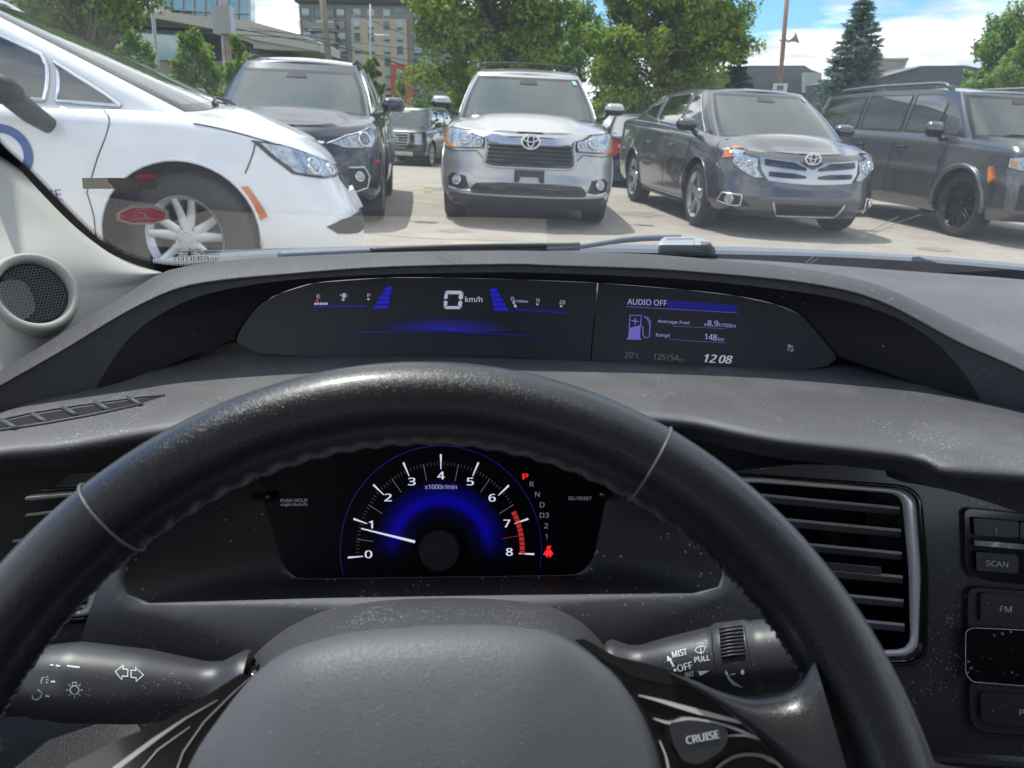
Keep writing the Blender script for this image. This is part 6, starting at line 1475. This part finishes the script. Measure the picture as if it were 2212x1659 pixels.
me.materials.append(hm); ho=bpy.data.objects.new('blue_halo',me); COL.objects.link(ho); ho.parent=face
b=MB(); hub_=z3([(1088,686)])[0]; 
Mh=Matrix.Translation(cpt_(hub_[0],hub_[1],.0))@nC.to_track_quat('Z','Y').to_matrix().to_4x4()
b.lathe([(0,.008),(.0135,.008),(.0145,.006),(.0148,0)],40,Mh); hubo=b.build('hub_cap',mat('hub_dark',(.008,.011,.014),.35,spec=.3),face,sharp=40)
b=MB(); patch(b,strip2d(z3([(622,563),(940,642)]),[2.6,6]),lambda u,v,h:cpt_(u,v,.006+h),10,.001); b.build('needle',M['lit_bright'],face,smooth=False)
b=MB()
for s_,x,y,w in (('0',644,738,42),('1',668,562,22),('2',760,402,42),('3',900,308,42),('4',1074,272,40),('5',1247,308,40),('6',1376,404,40),('7',1464,556,38),('8',1479,724,38)):
    text_px(b,s_,z3([(x,y)])[0],z3([(x+w,y)])[0],16.5,oK,.02)
b.build('numerals',M['lit_bright'],face,smooth=False)
txt('unit_lettering',[('x1000r/min',z3([(998,330)])[0],z3([(1188,330)])[0],10,dict(bold=.012))],'lit_lilac',face,oK)
txt('side_lettering',[('PUSH HOLD',z3([(146,408)])[0],z3([(303,406)])[0],7.2),('mph·km/h',z3([(148,436)])[0],z3([(302,434)])[0],8.5),('SEL/RESET',z3([(1846,394)])[0],z3([(1984,396)])[0],7.5),('R',z3([(1618,316)])[0],z3([(1643,316)])[0],11),('N',z3([(1650,376)])[0],z3([(1677,376)])[0],11),('D',z3([(1678,438)])[0],z3([(1706,438)])[0],11),('D3',z3([(1678,500)])[0],z3([(1732,500)])[0],11),('2',z3([(1703,562)])[0],z3([(1727,562)])[0],11),('1',z3([(1711,626)])[0],z3([(1722,626)])[0],11)],'lit_dim',face,oK)
txt('park_letter',[('P',z3([(1578,272)])[0],z3([(1609,272)])[0],12,dict(bold=.03))],'lit_red',face,oK)
b=MB()
patch(b,disc2d(z3([(1730,676)])[0],4.2,12),oK,8); patch(b,z3([(1714,690),(1745,690),(1750,722),(1708,722)]),oK,8)
for L,w in (([(1712,700),(1700,718)],2.2),([(1746,700),(1756,716)],2.2),([(1716,722),(1724,733)],2.6),([(1744,722),(1736,733)],2.6),([(1745,665),(1732,676)],1.6)): patch(b,strip2d(z3(L),w),oK,6)
b.build('seat_belt_icon',M['lit_red'],face,smooth=False)
for x,y in ((75,372),(2045,358)):
    p=z3([(x,y)])[0]; T=Matrix.Translation(cpt_(p[0],p[1],.004))@nC.to_track_quat('Z','Y').to_matrix().to_4x4()
    MB().lathe([(0,.009),(.0022,.0085),(.0032,.0065),(.0036,.003),(.0038,-.008)],20,T).build('reset_knob',M['gloss_black'],face)
# ---- steering column with stalks
sc_=empty('steering_column',(-.03,.36,.72),'dusty column shroud between the wheel and the instrument cluster','steering column')
sil=rowpix([(500,1520),(520,1450),(560,1400),(620,1356),(700,1320),(820,1298),(950,1292),(1080,1295),(1180,1308),(1250,1340),(1300,1385),(1340,1440),(1360,1520)],60)
ctr=(940,1560); rows=[]
for u,Yv in ((1.0,.43),(1.0,.40),(.985,.385),(.95,.368),(.88,.345),(.78,.318),(.60,.28)):
    rows.append([aY(ctr[0]+(p.x-ctr[0])*u,ctr[1]+(p.y-ctr[1])*u,Yv) for p in sil])
rows.insert(0,[p+Vector((0,.03,-.03)) for p in rows[0]])
b=MB(); b.grid([r[::-1] for r in rows]); b.build('column_shroud',M['column_plastic'],sc_)
def stalk(name,axis,rad,Yv,m,parent,lab,n=28,sq=1.0,seg=40):
    """axis: pixel knots; rad: (u,radius px)"""
    Q=catmull([(x,y,0) for x,y in axis],seg); P=[];Rr=[]
    for i,q in enumerate(Q):
        u=i/(seg-1); Yh=Yv[0]+(Yv[1]-Yv[0])*u; p=aY(q.x,q.y,Yh); dep=(p-EYE).dot(C3@Vector((0,0,-1))); P.append(p); Rr.append(lin(rad,u)*dep/FPX)
    b=MB(); b.tube(P,Rr,n,True); o=b.build(name,M[m],parent,sharp=55); o['label']=lab; return o
ls=stalk('turn_signal_stalk',[(-30,1487),(60,1477),(135,1472),(300,1482),(430,1488),(500,1489),(532,1490)],[(0,60),(.18,66),(.20,74),(.30,80),(.33,83),(.60,76),(.84,56),(.90,58),(.97,80),(.985,84),(1,82)],(.345,.36),'stalk_plastic',sc_,'left stalk with turn signal and lamp symbols')
b=MB(); ax=[aY(x,y,.3575) for x,y in ((534,1488),(560,1484),(575,1480))]; b.tube(ax,[.0115,.0125,.0125],20); b.build('stalk_root',M['gloss_black'],ls)
rs_=stalk('wiper_stalk',[(1322,1452),(1345,1449),(1400,1443),(1560,1425),(1700,1412),(1740,1409)],[(0,64),(.02,68),(.10,52),(.16,48),(.30,58),(.54,70),(.545,76),(.725,78),(.73,73),(.74,72),(.75,75),(1,74)],(.36,.345),'stalk_plastic',sc_,'right stalk with ribbed ring and wiper lettering')
BL=bvh_of(ls); BR=bvh_of(rs_); oL=onto(BL,.0003); oR=onto(BR,.0003)
def zl(L): return [(x*.3462,1276+y*.3462) for x,y in L]
def zr(L): return [(1191+x*.3462,1276+y*.3462) for x,y in L]
b=MB()
for P in ([(720,505),(768,465),(768,488),(798,492),(796,535),(762,532),(760,556)],[(895,525),(845,478),(848,498),(818,496),(818,540),(850,544),(850,566)]):
    Q=zl(P); patch(b,ring2d(Q,2.0),oL,6)
for L,w in (([(418,468),(497,478)],3.6),([(312,462),(335,464)],2.6),([(348,466),(374,470)],3.2),([(318,566),(344,568)],3.4),([(283,656),(308,659)],3.2),([(255,580),(262,545),(275,540)],1.4),([(285,540),(300,536)],1.2),([(288,556),(303,556)],1.2),([(285,570),(300,575)],1.2),([(200,650),(205,676),(230,680),(255,665),(262,640),(245,622),(232,620)],1.5)): patch(b,strip2d(zl(L),w),oL,6)
c0=(465,620)
patch(b,ring2d([zl([(c0[0]+27*math.cos(a),c0[1]+27*math.sin(a))])[0] for a in [6.283*k/20 for k in range(20)]],1.9),oL,6)
for a in range(0,360,45):
    if a==270: continue
    r=R_(a); patch(b,strip2d(zl([(c0[0]+37*math.cos(r),c0[1]+37*math.sin(r)),(c0[0]+52*math.cos(r),c0[1]+52*math.sin(r))]),1.4),oL,6)
patch(b,strip2d(zl([(452,592),(452,572),(478,572),(478,592)]),1.4),oL,6)
b.build('stalk_marking',M['ink_white'],ls,smooth=False)
b=MB()
text_px(b,'MIST',zr([(758,418)])[0],zr([(850,398)])[0],13.5,oR,.015); text_px(b,'PULL',zr([(895,448)])[0],zr([(990,434)])[0],11.5,oR,.015); text_px(b,'OFF',zr([(792,508)])[0],zr([(884,484)])[0],15,oR,.015); text_px(b,'INT',zr([(838,545)])[0],zr([(893,532)])[0],11,oR,.015)
patch(b,disc2d(zr([(772,495)])[0],3.3,12),oR,6); patch(b,strip2d(zr([(765,475),(740,430)]),4),oR,6); patch(b,zr([(722,405),(755,428),(724,442)]),oR,6)
patch(b,zr([(915,502),(990,498),(928,532)]),oR,8)
patch(b,strip2d(zr([(897,372),(910,352),(930,345),(950,346),(962,352),(948,385),(915,388),(897,372)]),1.4),oR,5); patch(b,strip2d(zr([(930,350),(936,398)]),1.5),oR,5)
for x,y in ((912,333),(925,328),(938,325),(948,330)): patch(b,disc2d(zr([(x,y)])[0],1.1,6),oR,5)
patch(b,zr([(1082,500),(1092,500),(1120,550),(1200,608),(1130,590),(1098,545)]),oR,8); patch(b,strip2d(zr([(1118,524),(1148,518)]),1.6),oR,5); patch(b,disc2d(zr([(1193,508)])[0],4,10,6),oR,5)
b.build('stalk_marking',M['ink_white'],rs_,smooth=False)
b=MB()
for k in range(9):
    y=225+22*k; P=[oR(*q,.0006) for q in zr([(1046+k*1.5,y+14),(1100+k*1.5,y+2),(1195+k*1.5,y-8)])]
    if all(P): b.tube(P,.0007,5)
b.build('ring_rib',M['stalk_plastic'],rs_)
for x0 in ((1000,262,1020,455),(1203,215,1250,470)):
    L=zr([(x0[0],x0[1]),((x0[0]+x0[2])/2-4,(x0[1]+x0[3])/2),(x0[2],x0[3])]); b=MB(); patch(b,strip2d(L,2.0),lambda u,v,h:oR(u,v,.0003),8); b.build('stalk_groove',M['hole_black'],rs_)
# ---- steering wheel
WC=Vector((-.029,.1838,.8556)); WT=-.62; WY=.045
WM4=Matrix.Translation(WC)@Matrix.Rotation(WY,4,'Z')@Matrix.Rotation(WT,4,'X')@Matrix.Rotation(math.pi/2,4,'X')  # local xy = wheel plane, +z to driver
WR=WM4.to_3x3(); nW=WR@Vector((0,0,1)); 
sw=empty('steering_wheel',WC,'black leather steering wheel with grey hub pad, filling the lower half','steering wheel')
def wl(px,py,h=0): return aPl(px,py,WC+nW*h,nW)
RW=.170; RT=.0153
def rim_seg(a0,a1,n,name,m,r=RT,grip=True):
    b=MB(); rows=[]
    for i in range(n+1):
        a=a0+(a1-a0)*i/n; ca,sa=math.cos(a),math.sin(a); row=[]
        rr=r*(1+.05*math.cos(2*(a-math.pi/2)))
        for k in range(32):
            th=2*math.pi*k/32; ct,st_=math.cos(th),math.sin(th)
            # inner edge thicker with finger ridges behind
            rad=rr*(1.0+.04*abs(st_)); dr=ct*rad; dz=st_*rad*1.05
            if grip and ct<-.2 and st_<.3: dr+=.0005*math.sin(a*92)*(-ct)
            R=RW+dr; row.append(WM4@Vector((R*ca,R*sa,dz)))
        rows.append(row)
    b.grid(rows,True,False); return b.build(name,M[m],sw)
aS1=R_(59.5); aS2=R_(132)
rim_seg(aS1,aS2,150,'rim','leather'); 
r2=rim_seg(aS1+.002,R_(-150),190,'rim','leather'); r3=rim_seg(aS2-.002,R_(210),90,'rim','leather')
r2['label']='right and lower rim section'; r3['label']='left rim section'
for a in (aS1-.005,aS2+.005):
    b=MB(); pts=[]
    for k in range(41):
        th=2*math.pi*k/40; R=RW+math.cos(th)*RT*1.055; an=a+.0*math.sin(th); pts.append(WM4@Vector((R*math.cos(an),R*math.sin(an),math.sin(th)*RT*1.10)))
    b.tube(pts,.0006,6,False); b.build('rim_seam',mat('seam_grey',(.11,.11,.12),.45) if 'seam_grey' not in M else M['seam_grey'],sw)
# stitching along the inside of the rim
b=MB()
for i in range(120):
    a=R_(20+140*i/119); R=RW-RT*1.0; p=WM4@Vector((R*math.cos(a),R*math.sin(a),-.003)); q=WM4@Vector((R*math.cos(a+.011),R*math.sin(a+.011),-.001)); b.tube([p,q],.0005,4)
b.build('stitching',M['stitch'],sw)
# hub pad
padO=rcorn([(395,1680),(430,1610),(500,1515),(552,1452),(620,1402),(740,1366),(950,1349),(1100,1350),(1195,1365),(1262,1402),(1335,1462),(1385,1535),(1418,1615),(1436,1700),(1440,1900),(1330,2200),(900,2350),(500,2200),(370,1900)],60,6)
O=resample([(x,y,0) for x,y in padO],120,True); cc=(910,1800)
def padrow(s_,h): return [wl(cc[0]+(p.x-cc[0])*s_,cc[1]+(p.y-cc[1])*s_,h) for p in O]
b=MB(); rows=[padrow(1.0,-.010),padrow(1.0,.004),padrow(.992,.010),padrow(.975,.0145),padrow(.95,.0175),padrow(.90,.0205),padrow(.82,.0235),padrow(.7,.026),padrow(.5,.029),padrow(.25,.031),padrow(.02,.0315)]
# the middle of the pad is a raised shield with softly creased sides
for ri,row in enumerate(rows):
    if ri<4: continue
    for k,p in enumerate(row):
        l=WM4.inverted()@p; e=.052+.10*(l.y<99)*max(0,(.09-l.y))*.22
        d=abs(l.x+.004)-e; row[k]=p-nW*(.0045*(.5+.5*math.tanh(d/.004))*min(1,(ri-3)/3))
b.grid(rows,True); pad=b.build('hub_pad',M['pad'],sw)
# spokes: gloss black plate with silver stripes, leather wedge
def wpatch(name,poly,m,h,th,parent=sw,step=22):
    b=MB(); patch(b,poly,lambda u,v,hh:wl(u,v,(h(u,v) if callable(h) else h)+hh),step,th); return b.build(name,M[m],parent,sharp=40)
sp1=wpatch('spoke',[(1240,1382),(1262,1380),(1330,1418),(1400,1434),(1460,1455),(1540,1500),(1620,1560),(1700,1620),(1800,1690),(1800,1950),(1420,1950),(1440,1690),(1420,1610),(1388,1530),(1340,1465),(1290,1420)],'gloss_black',.002,.014); sp1['label']='right spoke in gloss black'
mat('dusty_black',(.012,.012,.013),.35,dust=.45,dustscale=850,bump=(500,.6,.0006))
wpatch('dust_film',[(1244,1384),(1262,1381),(1330,1419),(1400,1435),(1460,1456),(1500,1480),(1440,1478),(1370,1462),(1310,1430)],'dusty_black',.0023,.001,sp1)
for P,w in (([(1380,1502),(1420,1512),(1500,1535),(1600,1560),(1650,1568)],[3,9,12,8,3]),([(1412,1552),(1450,1562),(1480,1552),(1540,1560),(1590,1575),(1650,1600)],[3,9,5,5,6,2]),([(1425,1600),(1440,1640),(1450,1700)],[3,5,6]),([(1560,1590),(1620,1590),(1680,1612),(1720,1640)],[3,6,7,3])):
    wpatch('silver_stripe',strip2d([(p.x,p.y) for p in catmull([(x,y,0) for x,y in P],20)],[lin([(i/(len(w)-1),ww) for i,ww in enumerate(w)],k/19) for k in range(20)]),'frame_silver',.0035,.001,sp1)
bt=wpatch('spoke_button',rcorn([(1443,1562),(1490,1555),(1570,1572),(1574,1598),(1556,1625),(1510,1652),(1475,1645),(1455,1610)],12),'button_grey',.006,.006); bt['label']='button marked CRUISE'
b=MB(); text_px(b,'CRUISE',(1484,1608),(1554,1594),17,lambda u,v,h=0:wl(u,v,.0066+h),.02); b.build('button_lettering',M['ink_white'],bt,smooth=False)
wpatch('button_ring',strip2d([(p.x,p.y) for p in catmull([(x,y,0) for x,y in [(1530,1700),(1545,1665),(1575,1640),(1610,1630),(1650,1634),(1685,1655),(1705,1690)]],24)],7),'chrome',.007,.004)
wpatch('round_control',disc2d((1615,1712),78,32),'gloss_black',.004,.006)
# leather wedge running into the rim
edgeA=[(1448,1452),(1500,1470),(1560,1495),(1620,1510),(1670,1506),(1706,1490),(1728,1466),(1742,1430),(1752,1400)]
edgeB=[(1448,1456),(1500,1488),(1560,1530),(1620,1580),(1680,1640),(1740,1720),(1790,1800),(1840,1860),(1900,1900)]
A=catmull([(x,y,0) for x,y in edgeA],40); B=catmull([(x,y,0) for x,y in edgeB],40); b=MB(); rows=[]
for j,u in enumerate((0,.06,.2,.4,.6,.8,.94,1.0)):
    row=[]
    for i,(a,c_) in enumerate(zip(A,B)):
        s_=i/39; hh=.003+.010*math.sin(math.pi*min(max(u,0.0),1))**.7*(.25+.75*s_)+.004*s_+(0 if 0<u<1 else -.010*s_-.004); q=a.lerp(c_,u)
        row.append(wl(q.x,q.y,hh))
    rows.append(row)
b.grid([r[::-1] for r in rows]); lw=b.build('spoke_leather',mat('worn_leather',(.022,.023,.026),.30,grain=(900,.0001),coat=.3,coat_rough=.25,bump=(45,.25,.0008)),sw)
# left spoke
sp2=wpatch('spoke',[(545,1462),(500,1512),(432,1606),(395,1680),(380,1950),(60,1950),(90,1700),(150,1650),(250,1600),(350,1560),(450,1500),(520,1455)],'gloss_black',.0,.012); sp2['label']='left spoke in gloss black'
wpatch('silver_stripe',strip2d([(540,1464),(500,1500),(440,1560),(395,1625),(372,1690)],[2,3,3,3,3]),'satin',.0012,.001,sp2)
wpatch('silver_stripe',strip2d([(470,1512),(400,1552),(330,1600),(250,1660),(200,1720)],[2,4,9,12,12]),'satin',.0012,.001,sp2)
wpatch('silver_stripe',strip2d([(410,1570),(340,1620),(290,1680)],[2,3,3]),'satin',.0012,.001,sp2)
# ---- lower dash cover below the stalks
b=MB(); kr=[[(-100,1560),(190,1400),(500,1440),(900,1480),(1400,1440),(1700,1400),(2000,1640),(2300,1660)],[(-100,1760),(150,1700),(500,1800),(900,1900),(1400,1900),(1800,1800),(2000,1800),(2300,1800)]]
rows=[]
for j,L in enumerate(kr): rows.append([aY(p.x,p.y,.475-.04*j) for p in catmull([(x,y,0) for x,y in L],40)])
b.grid([r[::-1] for r in rows]); b.build('knee_panel',M['dash_smooth'],dash)
kn=[]
for u in (0,.35,.7,1):
    kn.append([aY(x+u*40,y+u*70,.43-.03*u) for x,y in ((-60,1640),(100,1600),(220,1560),(330,1540),(430,1545),(520,1600))])
b=MB(); b.grid([r[::-1] for r in kn]); b.build('column_lower_cover',M['leather_dull'],sc_)
# ---- windscreen pillar trim with speaker
pt=empty('pillar_trim',(-.45,.75,.95),'pale grey windshield pillar trim with a round speaker, at the left edge','pillar trim')
pn=None
PA=aY(0,330,.80); PBp=aY(340,590,.86); PCp=aY(-20,830,.60); nP=(PBp-PA).cross(PCp-PA).normalized()
if nP.y>0: nP=-nP
def pp(u,v,h=0): return aPl(u,v,PA+nP*h,nP)
edge=[(-201,92),(-2,314),(78,405),(159,487),(230,542),(293,572),(349,588)]
lowe=[(350,595),(300,640),(277,655),(171,715),(0,830),(-100,890),(-260,960)]
spk=(75,632)
E1=catmull([(x,y,0) for x,y in edge],50); E2=catmull([(x,y,0) for x,y in lowe[::-1]],50)
b=MB(); rows=[]
for u in [i/24 for i in range(25)]:
    row=[]
    for a,c_ in zip(E1,E2):
        q=a.lerp(c_,u); d=math.hypot(q.x-spk[0],(q.y-spk[1]))
        h=.012*math.exp(-((d)/120)**4)+.008*math.sin(math.pi*min(1,u*1.6))-.03*max(0,(u-.6))+(-.02*max(0,1-u*12))
        row.append(pp(q.x,q.y,h))
    rows.append(row)
b.grid(rows); tr=b.build('trim',M['pillar_fabric'],pt)
Ms=Matrix.Translation(pp(spk[0],spk[1],.021))@(nP*.55+(EYE-pp(*spk)).normalized()*.6).normalized().to_track_quat('Z','Y').to_matrix().to_4x4()
dsp=(pp(*spk)-EYE).length; k_=dsp/FPX*.86
b=MB(); b.lathe([(90*k_,-.016),(83*k_,.001),(80*k_,.0045),(76*k_,.0055),(68*k_,.0045),(65*k_,.001),(64*k_,-.006)],64,Ms); sr=b.build('speaker',M['pillar_fabric'],pt)
b=MB(); b.lathe([(0,-.012),(30*k_,-.010),(64*k_,-.004)],40,Ms); b.build('speaker_cone',M['hole_black'],sr)
b=MB(); hr=64*k_; s_=.0029; nh=int(hr/s_)+2
for iy in range(-nh*2,nh*2):
    for ix in range(-nh,nh+1):
        x=(ix+.5*(iy%2))*s_; y=iy*s_*.866
        if x*x+y*y<(hr-.001)**2:
            o6=[Vector((x+s_*.56*math.cos(a),y+s_*.56*math.sin(a),-.0015)) for a in [math.pi/6+math.pi/3*k for k in range(6)]]; i6=[Vector((x+s_*.36*math.cos(a),y+s_*.36*math.sin(a),-.0015)) for a in [math.pi/6+math.pi/3*k for k in range(6)]]
            b.add([Ms@p for p in o6+i6],[(k,(k+1)%6,6+(k+1)%6,6+k) for k in range(6)])
b.build('speaker_grille',M['mesh_grey'],sr,smooth=False)
# ---- the rest of our car's body round the eye (roof, doors, floor), beyond the frame
sh=empty('car_shell',(.28,-.6,.3),'roof lining, door tops and floor of our own car around the driver','car body')
mat('headliner',(.45,.45,.43),.9); mat('carpet',(.04,.04,.045),.95)
b=MB(); b.grid([[Vector((x,y,z)) for x in (-.50,-.3,.28,.85,1.05)] for y,z in ((.20,1.335),(.0,1.37),(-.6,1.40),(-1.6,1.36))]); b.build('roof',M['headliner'],sh)
b=MB(); b.grid([[Vector((x,y,z)) for x in (-.56,-.5,.28,1.0,1.1)] for y,z in ((.23,1.36),(.0,1.40),(-.6,1.43),(-1.7,1.38))]); b.build('roof_skin',M['grey_paint'],sh)
for x in (-.60,1.12):
    b=MB(); b.box((x,-.35,.59),(.08,2.0,.62)); b.build('door',M['dash_smooth'],sh,smooth=False)
b=MB(); b.box((.28,-.1,.24),(1.75,3.0,.06)); b.build('floor',M['carpet'],sh,smooth=False)
b=MB(); b.box((.28,-1.65,.60),(1.7,.1,.62)); b.build('rear_bulkhead',M['headliner'],sh,smooth=False)
b=MB(); b.box((.28,1.02,.55),(1.5,.05,.62)); b.build('firewall',M['carpet'],sh,smooth=False)
for x in (-.08,.62):
    b=MB(); b.box((x,-.62,.80),(.5,.14,.62),Matrix.Rotation(R_(12),3,'X')); b.build('seat_back',M['carpet'],sh)
